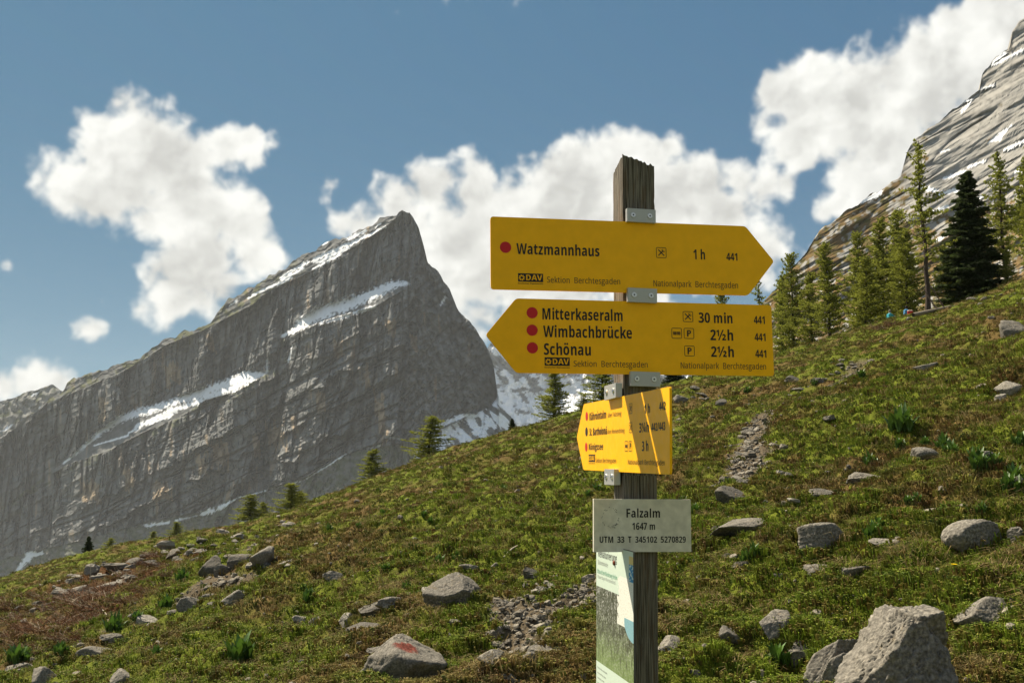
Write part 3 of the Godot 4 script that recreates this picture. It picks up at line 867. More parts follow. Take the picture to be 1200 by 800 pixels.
func build_turf() -> void:
	rng.seed = 77
	var green := blade_mesh(1, 14, 0.033, 0.0024, 0.045, 0.9)
	var broad := blade_mesh(2, 12, 0.024, 0.006, 0.05, 1.15)
	var straw := blade_mesh(3, 9, 0.075, 0.0016, 0.05, 1.3)
	var bufs := [PackedFloat32Array(), PackedFloat32Array(), PackedFloat32Array()]
	var counts := [0, 0, 0]
	var lim := 330000
	for k in lim:
		var d := 3.2 * pow(21.0, pow(rng.randf(), 0.92))
		var x := rng.randf_range(-0.60, 0.60) * d
		var b := cell(bare, x, d)
		if rng.randf() < b * 1.15: continue
		var c := turf_color(x, d)
		var kind := 0
		var dry := n_dry.get_noise_2d(x * 1.3 + 20.0, d * 1.3)
		if dry > 0.26 and rng.randf() < 0.22: kind = 2
		elif rng.randf() < 0.5: kind = 1
		var s := (0.55 + 0.55 * rng.randf()) * (1.0 + d / 26.0) * (1.0 + 0.5 * n_tus.get_noise_2d(x * 1.7, d * 1.7))
		var t := rng.randf_range(0.8, 1.35)
		if kind == 0: c = Color(c.r * 1.0, c.g * 1.12, c.b)
		elif kind == 1: c = c.lerp([Color(0.115, 0.062, 0.024), Color(0.055, 0.09, 0.018), Color(0.14, 0.15, 0.025), Color(0.15, 0.105, 0.038)][rng.randi() % 4], 0.7)
		else: c = Color(0.24, 0.185, 0.085)
		if rng.randf() < 0.012 and kind == 1: c = Color(0.30, 0.33, 0.05)
		var bs := Basis(Vector3.UP, rng.randf() * TAU).scaled(Vector3(s, s * rng.randf_range(0.7, 1.2), s))
		bufs[kind].append_array([bs.x.x, bs.y.x, bs.z.x, x, bs.x.y, bs.y.y, bs.z.y, height(x, d) - 0.004, bs.x.z, bs.y.z, bs.z.z, -d, c.r * t, c.g * t, c.b * t, 1.0])
		counts[kind] += 1
	scatter("grass", green, M.blade, bufs[0], counts[0], "short green alpine grass covering the slope", "grass")
	scatter("moss", broad, M.blade, bufs[1], counts[1], "low moss and herbs between the grass", "moss")
	scatter("dead_grass", straw, M.blade, bufs[2], counts[2], "straw coloured dead grass tufts in the meadow", "grass")

# ------------------------------------------------------------------ plants
func leaf_clump(s: int, leaves: int, length: float, width: float, open: float) -> ArrayMesh:
	var g := RandomNumberGenerator.new()
	g.seed = s
	var v := PackedVector3Array()
	var c := PackedColorArray()
	var shoots := 5
	for k in leaves * shoots:
		var sh := k / leaves
		var from := Vector3(cos(sh * 2.4), 0, sin(sh * 2.4)) * length * 0.42 * sqrt(sh / float(shoots))
		var a := TAU * k * 0.382 + g.randf_range(-0.3, 0.3)
		var dir := Vector3(cos(a), 0, sin(a))
		var l := length * g.randf_range(0.55, 1.1) * (1.0 - 0.08 * sh)
		var ln := open * g.randf_range(0.3, 1.1)
		var side := dir.cross(Vector3.UP)
		var t := g.randf_range(0.7, 1.35)
		var col := Color(0.062 * t, 0.118 * t, 0.022 * t)
		var prev := []
		for q in 6:
			var f := q / 5.0
			var pos := from + dir * (0.012 + l * ln * f * f * 0.8) + Vector3.UP * l * (f - 0.28 * ln * f * f)
			var w := width * sin(PI * pow(f, 0.75) * 0.93 + 0.15) * (1.0 if q < 5 else 0.1)
			var row := [pos - side * w + Vector3.UP * w * 0.35, pos, pos + side * w + Vector3.UP * w * 0.35]
			if prev.size():
				for e in 2:
					v.append_array([prev[e], row[e], prev[e + 1], prev[e + 1], row[e], row[e + 1]])
					for z in 6: c.append(col)
			prev = row
	return flat_mesh(v, PackedInt32Array(), c)

func build_plants() -> void:
	var kinds := [leaf_clump(1, 7, 0.21, 0.026, 0.5), leaf_clump(2, 5, 0.18, 0.024, 0.45), leaf_clump(3, 6, 0.22, 0.022, 0.65)]
	rng.seed = 9
	var own := {0: "tall bright green leaf clump lit through beside the red-marked boulder", 1: "vivid green leaf clump growing beside the jagged whitish stone", 2: "broad dark green clump of leaves among pale rocks high on the slope"}
	var list := [[280, 778, 44], [910, 778, 38], [1060, 505, 44], [18, 778, 26], [70, 765, 20], [135, 740, 24], [160, 728, 16], [213, 680, 20], [182, 768, 14], [195, 712, 18], [360, 703, 22], [385, 622, 10], [420, 618, 9], [448, 602, 10], [505, 612, 9], [497, 605, 10], [535, 655, 16], [515, 660, 14], [452, 668, 12], [875, 658, 22], [885, 650, 18], [1025, 628, 22], [1030, 615, 16], [1020, 545, 18], [1055, 525, 16], [1115, 530, 22], [1105, 525, 20], [1150, 550, 24], [1165, 545, 22], [1145, 540, 20], [1185, 575, 26], [1195, 520, 22], [1190, 565, 24], [1010, 442, 12], [876, 460, 12], [955, 452, 10], [1065, 590, 14], [1075, 585, 14], [700, 575, 12], [690, 582, 12], [690, 635, 10], [590, 575, 9], [475, 690, 12], [355, 690, 10], [1150, 600, 14], [1085, 522, 14], [30, 770, 18], [800, 590, 12], [815, 600, 14], [640, 592, 10]]
	for k in list.size():
		var e: Array = list[k]
		var p := ground_hit(e[0], e[1])
		var s: float = e[2] * p.distance_to(EYE) / F / 0.22
		s = clampf(s, 0.35, 1.6)
		var place := "beside the trodden path and dead brush" if e[0] < 330 else ("in the open meadow between path and post" if e[0] < 760 else "on the rocky slope behind the post")
		var t := thing("leafy_plant", own.get(k, "clump of upright green leaves " + place), "plant", p - Vector3(0, 0.01, 0), "" if own.has(k) else "leafy clumps " + place)
		var o := put(kinds[k % 3], "leaves", M.leaf, t)
		o.scale = Vector3.ONE * s
		o.rotation.y = rng.randf() * TAU
	# dead brush on the stony rise by the path
	var brush := [twig_mesh(1, 170, 0.6), twig_mesh(2, 130, 0.5)]
	for e in [[128, 708, 90, "tangle of bare rust brown twigs, tallest of the dead brush by the path"], [60, 735, 70, ""], [25, 712, 60, ""], [185, 690, 56, ""], [95, 725, 64, ""], [155, 702, 50, ""], [205, 672, 44, ""], [50, 760, 50, ""], [110, 745, 44, ""], [15, 745, 56, ""], [180, 660, 36, ""], [35, 725, 60, ""], [75, 712, 60, ""], [100, 700, 60, ""], [140, 690, 56, ""], [80, 745, 50, ""], [30, 755, 50, ""], [165, 675, 50, ""], [5, 730, 56, ""], [120, 725, 50, ""], [190, 650, 40, ""], [60, 700, 50, ""], [150, 722, 36, ""], [1042, 384, 38, "low brown shrub on the crest below the tall sparse larch"], [1052, 380, 30, "low brown shrub beside a pale stone on the crest"], [675, 505, 26, "brown dwarf shrub on the crest beside the lowest arrow"]]:
		var p := ground_hit(e[0], e[1])
		var o := put(brush[rng.randi() % 2], "dry_shrub", M.twig)
		var s: float = e[2] * p.distance_to(EYE) / F / 1.1
		o.position = p - Vector3(0, 0.03, 0)
		o.scale = Vector3(s, s * 0.62, s)
		o.rotation.y = rng.randf() * TAU
		tag(o, e[3] if e[3] else "low tangle of rust brown dead twigs on the stony rise", "shrub", "" if e[3] else "dead brush on the stony rise")
	# sticks
	for e in [[106, 660, 104, 690, "bleached upright stick standing at the edge of the stony rise"], [480, 797, 505, 790, "dry stick lying against the red-marked boulder"], [590, 655, 607, 640, "pale straight stick lying in the turf above the gravel patch"], [119, 715, 128, 732, "grey forked stick leaning out of the dead brush"], [891, 790, 893, 800, "short pale stalk standing in the turf beside the post"], [1124, 648, 1140, 644, "small bleached bone-white stick on the turf below the broad rock"]]:
		var p := ground_hit(e[0], e[1])
		var q := ground_hit(e[2], e[3])
		if absf(e[0] - e[2]) < 6: p = at_depth(e[0], e[1], -q.z)
		p.y += 0.02; q.y += 0.01
		var v := PackedVector3Array(); var c := PackedColorArray()
		var bend := (p + q) * 0.5 + Vector3(0.01, 0.025, 0.0)
		limb(v, c, p, bend, 0.006, 0.009, 5, Color(0.30, 0.26, 0.20))
		limb(v, c, bend, q, 0.009, 0.007, 5, Color(0.30, 0.26, 0.20))
		var o := put(flat_mesh(v, PackedInt32Array(), c), "stick", M.vertex)
		tag(o, e[4], "stick")
	# two dandelions
	for e in [[1153, 644], [1119, 673]]:
		var p := ground_hit(e[0], e[1])
		var v := PackedVector3Array(); var c := PackedColorArray()
		limb(v, c, p - Vector3(0, 0.01, 0), p + Vector3(0, 0.05, 0), 0.002, 0.002, 5, Color(0.08, 0.14, 0.03))
		for k in 14:
			var a := TAU * k / 14.0
			var s := Vector3(cos(a), 0.25, sin(a)) * 0.017
			v.append_array([p + Vector3(0, 0.05, 0), p + Vector3(0, 0.052, 0) + s, p + Vector3(0, 0.052, 0) + s.rotated(Vector3.UP, 0.5)])
			for z in 3: c.append(Color(0.75, 0.50, 0.01))
		tag(put(flat_mesh(v, PackedInt32Array(), c), "dandelion", M.vertex), "small yellow dandelion flower open in the turf", "flower", "yellow dandelions in the turf")

func limb(v: PackedVector3Array, c: PackedColorArray, a: Vector3, b: Vector3, ra: float, rb: float, sides: int, col: Color) -> void:
	var ax := (b - a).normalized()
	var u := ax.cross(Vector3.RIGHT if absf(ax.x) < 0.8 else Vector3.UP).normalized()
	var w := ax.cross(u)
	for k in sides:
		var p := TAU * k / sides
		var q := TAU * (k + 1) / sides
		var e := u * cos(p) + w * sin(p)
		var f := u * cos(q) + w * sin(q)
		v.append_array([a + e * ra, b + e * rb, a + f * ra, a + f * ra, b + e * rb, b + f * rb])
		for z in 6: c.append(col)

func twig_mesh(s: int, n: int, size: float) -> ArrayMesh:
	var g := RandomNumberGenerator.new()
	g.seed = s
	var v := PackedVector3Array(); var c := PackedColorArray()
	for k in n:
		var a := g.randf() * TAU
		var p := Vector3(cos(a), 0, sin(a)) * size * sqrt(g.randf()) * 0.8
		var dir := Vector3(cos(a + g.randf_range(-1, 1)), g.randf_range(0.2, 1.4), sin(a + g.randf_range(-1, 1))).normalized()
		var t := g.randf_range(0.5, 1.4)
		var col := Color(0.125 * t, 0.062 * t, 0.032 * t) if g.randf() < 0.82 else Color(0.26, 0.21, 0.15)
		var r := 0.006
		for q in 3:
			var e := p + dir * size * g.randf_range(0.18, 0.34)
			limb(v, c, p, e, r, r * 0.7, 3, col)
			for z in 3:
				var b := p.lerp(e, g.randf())
				var sd := Vector3(g.randfn(), g.randfn() * 0.6 + 0.2, g.randfn()).normalized() * size * g.randf_range(0.06, 0.16)
				limb(v, c, b, b + sd, r * 0.5, r * 0.25, 3, col)
			p = e
			r *= 0.7
			dir = (dir + Vector3(g.randfn() * 0.4, g.randfn() * 0.3 - 0.15, g.randfn() * 0.4)).normalized()
	return flat_mesh(v, PackedInt32Array(), c)

# ------------------------------------------------------------------ trees, built ten metres high
func tree_meshes(s: int, spruce: bool, sparse: float, first: float, reach: float) -> Array:
	var g := RandomNumberGenerator.new()
	g.seed = s
	var H := 10.0
	var tv := PackedVector3Array(); var tc := PackedColorArray()
	var bv := PackedVector3Array(); var bc := PackedColorArray()
	var fv := PackedVector3Array(); var fc := PackedColorArray()
	var bark := Color(0.055, 0.043, 0.035)
	var line := []
	var off := Vector3.ZERO
	for k in 13:
		var f := k / 12.0
		if k > 0: off += Vector3(g.randfn(), 0, g.randfn()) * (0.02 if spruce else 0.05)
		line.append(Vector3(off.x, H * f - (0.4 if k == 0 else 0.0), off.z))
	for k in 12:
		limb(tv, tc, line[k], line[k + 1], 0.14 * pow(1.0 - k / 12.3, 0.9) + 0.012 + (0.06 if k == 0 else 0.0), 0.14 * pow(1.0 - (k + 1) / 12.3, 0.9) + 0.012, 9, bark * g.randf_range(0.85, 1.2))
	var n := int((150 if spruce else 118) * (1.0 - 0.35 * sparse))
	for k in n:
		var t := lerpf(first, 0.985, pow((k + g.randf()) / n, 0.92))
		var fl := t * 12.0
		var at: Vector3 = (line[mini(int(fl), 11)] as Vector3).lerp(line[mini(int(fl), 11) + 1], fl - int(fl))
		at.y = t * H
		var a := k * 2.399 + g.randf_range(-0.5, 0.5)
		var taper := pow(1.0 - t, 0.75 if spruce else 0.62)
		if not spruce and t < first + 0.15: taper *= 0.55 + (t - first) * 3.0
		var l := reach * (taper + 0.035) * (g.randf_range(0.65, 1.12) if spruce else g.randf_range(0.40, 1.25))
		if sparse > 0.0 and g.randf() < sparse * 0.5: l *= g.randf_range(0.3, 0.6)
		var dead := sparse > 0.0 and g.randf() < 0.18 * sparse
		var dir := Vector3(cos(a), 0, sin(a))
		var rise := g.randf_range(-0.35, 0.0) if spruce else g.randf_range(-0.12, 0.30)
		if t > 0.85: rise += 0.5
		var steps := 4
		var p := at
		for q in steps:
			var e := p + (dir + Vector3.UP * rise) * l / steps
			limb(bv, bc, p, e, 0.035 * taper * (1.0 - q / 4.2) + 0.006, 0.035 * taper * (1.0 - (q + 1) / 4.2) + 0.005, 4, bark)
			if not dead:
				var tufts := int((26.0 if spruce else 14.0) * l * (1.0 - 0.25 * sparse)) + 2
				for z in tufts:
					var f := g.randf()
					if q == 0 and f < 0.45 and not spruce: continue
					var wide := l * 0.17 * (1.15 - (q + f) / 5.0) + 0.05
					var side := dir.cross(Vector3.UP) * g.randfn() * wide
					var c0 := p.lerp(e, f) + side + Vector3.UP * (g.randfn() * 0.05 - (0.12 if spruce else 0.05) * absf(side.length()) )
					var sz := g.randf_range(0.07, 0.14) if spruce else g.randf_range(0.05, 0.11)
					var col: Color
					if spruce: col = Color(0.042, 0.058, 0.024) * g.randf_range(0.6, 1.5)
					else: col = Color(0.27, 0.29, 0.062) * g.randf_range(0.6, 1.3)
					col.a = 1.0
					for w in 3:
						var n0 := Vector3(g.randfn(), g.randfn(), g.randfn()).normalized()
						var u := n0.cross(Vector3(g.randfn(), g.randfn(), g.randfn())).normalized() * sz
						var h := n0.cross(u.normalized()) * sz * 0.5
						if spruce: u = (dir * 1.2 + Vector3(g.randfn(), g.randfn() - 0.5, g.randfn()) * 0.5).normalized() * sz * 1.5
						fv.append_array([c0 - u, c0 + h, c0 + u, c0 - u, c0 + u, c0 - h])
						for y in 6: fc.append(col)
			p = e
			rise += 0.10 if not spruce else 0.06
	return [flat_mesh(tv, PackedInt32Array(), tc), flat_mesh(bv, PackedInt32Array(), bc), flat_mesh(fv, PackedInt32Array(), fc)]

func build_trees() -> void:
	var kinds := {"larch": [], "spruce": [], "old": []}
	for k in 3: kinds.larch.append(tree_meshes(40 + k, false, 0.0, 0.10, 2.0 + 0.25 * k))
	kinds.spruce.append(tree_meshes(50, true, 0.0, 0.05, 2.5))
	kinds.old.append(tree_meshes(60, false, 1.0, 0.30, 2.4))
	kinds.old.append(tree_meshes(61, false, 0.6, 0.26, 1.9))
	var stand := "feathery spring-green larch in the stand below the slabby mountainside"
	var row := "small spring-green larch standing behind the grassy crest below the peak"
	# [kind, x, y of the top, metres away, variant, width, label, group]
	var list := [
		["old", 1078, 163, 62, 0, 1.0, "tallest larch, sparse and ragged with dead branches and a bare lower trunk", ""],
		["spruce", 1134, 200, 68, 0, 1.15, "dense dark spruce standing between the larches", ""],
		["old", 1172, 176, 74, 1, 1.0, "slender larch with a thin airy crown beside the dark spruce", ""],
		["old", 1196, 184, 84, 1, 1.15, "slender larch with a thin airy crown behind the cracked pale block", ""],
		["larch", 1030, 255, 78, 0, 1.15, stand, "larches in the stand"], ["larch", 969, 284, 84, 1, 1.1, stand, "larches in the stand"], ["larch", 929, 296, 92, 2, 1.0, stand, "larches in the stand"],
		["larch", 1003, 272, 96, 2, 1.1, stand, "larches in the stand"], ["larch", 1054, 246, 90, 1, 1.2, stand, "larches in the stand"], ["larch", 1062, 268, 72, 2, 1.2, stand, "larches in the stand"],
		["larch", 1108, 290, 70, 1, 1.3, "young bright larch between the tallest larch and the spruce", ""], ["larch", 1180, 292, 66, 0, 1.2, "young bright larch between the spruce and the pale block", ""], ["larch", 1014, 300, 72, 1, 1.3, stand, "larches in the stand"], ["larch", 948, 318, 88, 0, 1.2, stand, "larches in the stand"], ["larch", 1210, 170, 76, 0, 1.0, stand, "larches in the stand"],
		["old", 886, 322, 120, 0, 0.9, "distant bare-topped larch showing between the two upper arrows", ""], ["larch", 842, 338, 130, 1, 1.0, "distant larch tops hidden behind the upper arrows", "larches behind the arrows"], ["larch", 915, 322, 108, 0, 1.1, stand, "larches in the stand"],
		["larch", 651, 434, 95, 0, 1.9, "bushy larch with visible trunk standing on the crest beside the lowest arrow", ""], ["larch", 708, 424, 100, 2, 1.9, "larch showing between the post and the second arrow", ""], ["larch", 684, 462, 92, 1, 2.0, "low young larch between two larger ones on the crest", ""], ["spruce", 600, 490, 96, 0, 1.0, "tiny dark spruce on the crest in front of the snow", ""], ["spruce", 790, 424, 96, 0, 1.5, "dark spruce half hidden behind the post and second arrow", ""],
		["larch", 503, 487, 100, 1, 2.3, row, "larches behind the crest"], ["larch", 437, 526, 100, 0, 2.3, row, "larches behind the crest"], ["larch", 341, 566, 96, 2, 2.3, row, "larches behind the crest"], ["larch", 294, 579, 92, 1, 2.3, row, "larches behind the crest"], ["larch", 308, 588, 94, 0, 2.3, row, "larches behind the crest"], ["larch", 350, 576, 110, 1, 2.3, row, "larches behind the crest"], ["larch", 206, 611, 92, 2, 2.3, row, "larches behind the crest"], ["larch", 180, 622, 96, 0, 2.3, row, "larches behind the crest"], ["larch", 128, 630, 88, 1, 2.3, row, "larches behind the crest"], ["spruce", 104, 628, 84, 0, 1.0, "small black-green spruce beside the row of larches", ""], ["larch", 157, 638, 96, 2, 2.3, row, "larches behind the crest"]]
	for e in list:
		var d: float = e[3]
		var top := at_depth(e[1], e[2], d)
		var foot := Vector3(top.x, height(top.x, d), -d)
		var h := top.y - foot.y
		var t := thing("spruce_tree" if e[0] == "spruce" else "larch_tree", e[6], "tree", foot, e[7])
		var k: Array = kinds[e[0]][e[4] % kinds[e[0]].size()]
		var s := h / 10.0
		var wide: float = s * e[5] * clampf(pow(1.0 / s, 0.25), 0.8, 1.3)
		t.rotation.y = e[1] * 0.37
		for q in 3:
			var o := put(k[q], ["trunk", "limbs", "crown"][q], M.needle if q == 2 else M.vertex, t)
			o.scale = Vector3(wide, s, wide)
	# a leaning dead trunk and root plate at the foot of the tallest larch
	var p := ground_hit(1085, 372)
	var v := PackedVector3Array(); var c := PackedColorArray()
	limb(v, c, p + Vector3(-0.9, 0.05, 0.5), p + Vector3(1.7, 0.75, -0.6), 0.13, 0.08, 9, Color(0.21, 0.18, 0.14))
	limb(v, c, p + Vector3(0.8, 0.4, -0.2), p + Vector3(0.1, 1.9, -0.5), 0.05, 0.02, 6, Color(0.13, 0.10, 0.08))
	limb(v, c, p + Vector3(1.3, 0.6, -0.4), p + Vector3(0.4, 2.1, -0.3), 0.045, 0.015, 6, Color(0.13, 0.10, 0.08))
	tag(put(flat_mesh(v, PackedInt32Array(), c), "fallen_trunk", M.vertex), "grey fallen trunk with bare branches at the foot of the tallest larch", "log")

# ------------------------------------------------------------------ people: seated, one smooth surface each
func body_mesh(bones: Array, cell_size: float, lo: Vector3, hi: Vector3, paint: Callable) -> ArrayMesh:
	var nx := int((hi.x - lo.x) / cell_size) + 2
	var ny := int((hi.y - lo.y) / cell_size) + 2
	var nz := int((hi.z - lo.z) / cell_size) + 2
	var f := PackedFloat32Array(); f.resize(nx * ny * nz)
	for z in nz:
		for y in ny:
			for x in nx:
				var p := lo + Vector3(x, y, z) * cell_size
				var s := 0.0
				for b in bones:
					var e: Vector3 = b[1] - b[0]
					var t := clampf((p - b[0]).dot(e) / maxf(e.length_squared(), 1e-6), 0.0, 1.0)
					s += exp(-((p - b[0] - e * t).length() - lerpf(b[2], b[3], t)) / 0.018)
				f[(z * ny + y) * nx + x] = -0.018 * log(maxf(s, 1e-30))
	var id := {}
	var v := PackedVector3Array(); var c := PackedColorArray(); var idx := PackedInt32Array()
	for z in nz - 1:
		for y in ny - 1:
			for x in nx - 1:
				var sum := Vector3.ZERO
				var n := 0
				for e in [[0, 0, 0, 1, 0, 0], [0, 1, 0, 1, 1, 0], [0, 0, 1, 1, 0, 1], [0, 1, 1, 1, 1, 1], [0, 0, 0, 0, 1, 0], [1, 0, 0, 1, 1, 0], [0, 0, 1, 0, 1, 1], [1, 0, 1, 1, 1, 1], [0, 0, 0, 0, 0, 1], [1, 0, 0, 1, 0, 1], [0, 1, 0, 0, 1, 1], [1, 1, 0, 1, 1, 1]]:
					var a := f[((z + e[2]) * ny + y + e[1]) * nx + x + e[0]]
					var b := f[((z + e[5]) * ny + y + e[4]) * nx + x + e[3]]
					if (a < 0.0) != (b < 0.0):
						sum += Vector3(e[0], e[1], e[2]).lerp(Vector3(e[3], e[4], e[5]), a / (a - b))
						n += 1
				if n:
					id[(z * ny + y) * nx + x] = v.size()
					var p := lo + (Vector3(x, y, z) + sum / n) * cell_size
					v.append(p)
					c.append(paint.call(p))
	var step := [1, nx, nx * ny]
	for z in range(1, nz - 1):
		for y in range(1, ny - 1):
			for x in range(1, nx - 1):
				var k := (z * ny + y) * nx + x
				for ax in 3:
					var a := f[k]
					var b: float = f[k + step[ax]]
					if (a < 0.0) == (b < 0.0): continue
					var u: int = step[(ax + 1) % 3]
					var w: int = step[(ax + 2) % 3]
					if not (id.has(k) and id.has(k - u) and id.has(k - w) and id.has(k - u - w)): continue
					var q := [id[k], id[k - u], id[k - u - w], id[k - w]]
					if a >= 0.0: q.reverse()
					idx.append_array([q[0], q[2], q[1], q[0], q[3], q[2]])
	var st := SurfaceTool.new()
	st.create_from(flat_mesh(v, idx, c), 0)
	st.generate_normals()
	return st.commit()

func build_people() -> void:
	for who in 2:
		var px: Array = [[1043, 366], [1062, 361]][who]
		var p := ground_hit(px[0], px[1] + 3)
		p = p * Vector3(1.0, 0.0, 1.0) * (1.0 + 7.0 / -p.z)
		p.y = height(p.x, -p.z)
		var top: Color = [Color(0.05, 0.30, 0.36), Color(0.07, 0.20, 0.36)][who]
		var trousers: Color = [Color(0.30, 0.32, 0.33), Color(0.03, 0.03, 0.04)][who]
		var hair: Color = [Color(0.16, 0.14, 0.12), Color(0.03, 0.025, 0.02)][who]
		var V := func(x, y, z): return Vector3(x, y, z)
		var bones := [[V.call(0, 0.12, 0), V.call(0, 0.30, -0.02), 0.15, 0.145], [V.call(0, 0.30, -0.02), V.call(0, 0.50, 0.02), 0.14, 0.155], [V.call(0, 0.52, 0.02), V.call(0, 0.66, 0.05), 0.07, 0.055], [V.call(0, 0.72, 0.07), V.call(0, 0.79, 0.07), 0.088, 0.098], [V.call(0, 0.735, 0.155), V.call(0, 0.75, 0.165), 0.016, 0.014]]
		for s in [-1.0, 1.0]:
			bones.append_array([[V.call(0.09 * s, 0.12, 0.04), V.call(0.14 * s, 0.42, 0.40), 0.085, 0.06], [V.call(0.14 * s, 0.42, 0.40), V.call(0.12 * s, 0.08, 0.58), 0.058, 0.042], [V.call(0.12 * s, 0.06, 0.57), V.call(0.13 * s, 0.045, 0.74), 0.042, 0.036],
				[V.call(0.16 * s, 0.52, 0.02), V.call(0.25 * s, 0.34, 0.12), 0.058, 0.046], [V.call(0.25 * s, 0.34, 0.12), V.call(0.13 * s, 0.40, 0.34), 0.042, 0.032]])
			for k in 5: bones.append([V.call((0.13 - 0.018 * (k - 2)) * s, 0.40, 0.35), V.call((0.12 - 0.02 * (k - 2)) * s, 0.385 - 0.01 * k, 0.43 - 0.012 * absf(k - 1.5)), 0.011, 0.009])
		var paint := func(q: Vector3) -> Color:
			if q.y > 0.63: return Color(0.42, 0.26, 0.19) if q.z > 0.10 and q.y < 0.79 else hair
			if q.z > 0.33 and q.y > 0.36 and absf(q.x) < 0.2 and q.y < 0.46 and q.z > 0.34 and absf(q.x) > 0.05 and q.y > 0.37: return Color(0.42, 0.26, 0.19)
			if q.y < 0.20 or q.z > 0.2: return trousers if q.z < 0.54 or q.y > 0.11 else Color(0.06, 0.05, 0.04)
			return top
		var t := thing("person", ["person in a turquoise jacket sitting on the crest below the larches", "person in a blue jacket and dark cap sitting on the crest beside a red rucksack"][who], "person", p)
		var o := put(body_mesh(bones, 0.026, Vector3(-0.42, -0.06, -0.26), Vector3(0.42, 1.0, 0.86), paint), "body", M.vertex, t)
		t.rotation.y = [2.4, 2.0][who]
		o.position = Vector3(0, 0.02, 0)
	# the red rucksack beside them
	var q := ground_hit(1067, 362) * Vector3(1, 0, 1)
	q *= 1.0 + 6.0 / -q.z
	q.y = height(q.x, -q.z)
	var bag := body_mesh([[Vector3(-0.10, 0.12, 0), Vector3(0.10, 0.12, 0), 0.13, 0.13], [Vector3(-0.09, 0.34, 0), Vector3(0.09, 0.34, 0), 0.12, 0.12], [Vector3(0, 0.16, 0.12), Vector3(0, 0.24, 0.12), 0.08, 0.08]], 0.04, Vector3(-0.3, -0.1, -0.25), Vector3(0.3, 0.6, 0.35), func(s: Vector3) -> Color: return Color(0.42, 0.03, 0.03) if s.y < 0.36 else Color(0.40, 0.28, 0.22))
	var r := put(bag, "rucksack", M.vertex)
	r.position = q
	tag(r, "red rucksack standing on the crest beside two seated people", "rucksack")

# ------------------------------------------------------------------ the signpost
var front_plane: Transform3D     # origin on the post's axis at eye level; x along the front, z out of the front
var side_plane: Transform3D

func on_plane(pl: Transform3D, x: float, y: float) -> Vector2:
	var o := pl.affine_inverse() * EYE
	var d := pl.basis.inverse() * ray(x, y)
	var t := -o.z / d.z
	return Vector2(o.x + d.x * t, o.y + d.y * t)

func rounded(poly: PackedVector2Array, r: float) -> PackedVector2Array:
	var out := PackedVector2Array()
	var n := poly.size()
	for k in n:
		var a := poly[(k + n - 1) % n]; var b := poly[k]; var c := poly[(k + 1) % n]
		var p := b + (a - b).normalized() * r
		var q := b + (c - b).normalized() * r
		for s in 6:
			var t := s / 5.0
			out.append(p.lerp(b, t).lerp(b.lerp(q, t), t))
	return out

func plate_mesh(poly: PackedVector2Array, thick: float) -> ArrayMesh:
	var tri := Geometry2D.triangulate_polygon(poly)
	var v := PackedVector3Array()
	var nn := PackedVector3Array()
	for side in [0.0, -thick]:
		for k in range(0, tri.size(), 3):
			var a := poly[tri[k]]; var b := poly[tri[k + 1]]; var c := poly[tri[k + 2]]
			if ((b - a).cross(c - a) > 0.0) == (side == 0.0):
				var w := b; b = c; c = w
			for q in [a, b, c]:
				v.append(Vector3(q.x, q.y, side)); nn.append(Vector3(0, 0, 1 if side == 0.0 else -1))
	var n := poly.size()
	var ccw := Geometry2D.is_polygon_clockwise(poly)
	for k in n:
		var a := poly[k]; var b := poly[(k + 1) % n]
		var e := (b - a).normalized()
		var o := Vector3(e.y, -e.x, 0) * (-1.0 if ccw else 1.0)
		var q := [Vector3(a.x, a.y, 0), Vector3(b.x, b.y, 0), Vector3(b.x, b.y, -thick), Vector3(a.x, a.y, -thick)]
		for w in ([0, 1, 2, 0, 2, 3] if not ccw else [0, 2, 1, 0, 3, 2]):
			v.append(q[w]); nn.append(o)
	return flat_mesh(v, PackedInt32Array(), PackedColorArray(), nn)

var fonts := {}
func write(parent: Node3D, pl: Transform3D, text: String, cx: float, cy: float, w: float, h: float, mt: Material, bold := false, tilt := 0.0, lift := 0.0006) -> void:
	bold = bold or mt == M.ink
	var key := "b" if bold else "r"
	if not fonts.has(key):
		var f := SystemFont.new()
		f.font_names = PackedStringArray(["Droid Sans"])
		f.font_weight = 700 if bold else 400
		fonts[key] = f
	var t := TextMesh.new()
	t.font = fonts[key]
	t.text = text
	t.font_size = 48
	t.pixel_size = 0.01
	t.depth = 0.0
	t.curve_step = 1.5
	var bb := t.get_aabb()
	var c := on_plane(pl, cx, cy)
	var ww := (on_plane(pl, cx + w * 0.5, cy) - on_plane(pl, cx - w * 0.5, cy)).length()
	var hh := (on_plane(pl, cx, cy + h * 0.5) - on_plane(pl, cx, cy - h * 0.5)).length()
	var o := put(t, "lettering", mt, parent)
	var sx := ww / bb.size.x
	var sy := hh / bb.size.y
	var mid := bb.get_center()
	var local := parent.transform.affine_inverse() * (pl * Vector3(c.x, c.y, 0.0))
	var bs := Basis(Vector3.BACK, tilt) * Basis.from_scale(Vector3(sx, sy, 1.0))
	o.transform = Transform3D(bs, Vector3(local.x, local.y, lift) - bs * Vector3(mid.x, mid.y, 0.0))

func disc(parent: Node3D, pl: Transform3D, cx: float, cy: float, r: float, mt: Material) -> void:
	var c := on_plane(pl, cx, cy)
	var rr := (on_plane(pl, cx, cy + r) - c).length()
	var poly := PackedVector2Array()
	for k in 36: poly.append(Vector2.from_angle(TAU * k / 36.0) * rr)
	var o := put(plate_mesh(poly, 0.0005), "dot", mt, parent)
	var local := parent.transform.affine_inverse() * (pl * Vector3(c.x, c.y, 0.0))
	o.position = Vector3(local.x, local.y, 0.0007)

func box2(poly: Array) -> PackedVector2Array:
	var out := PackedVector2Array()
	for p in poly: out.append(p)
	return out

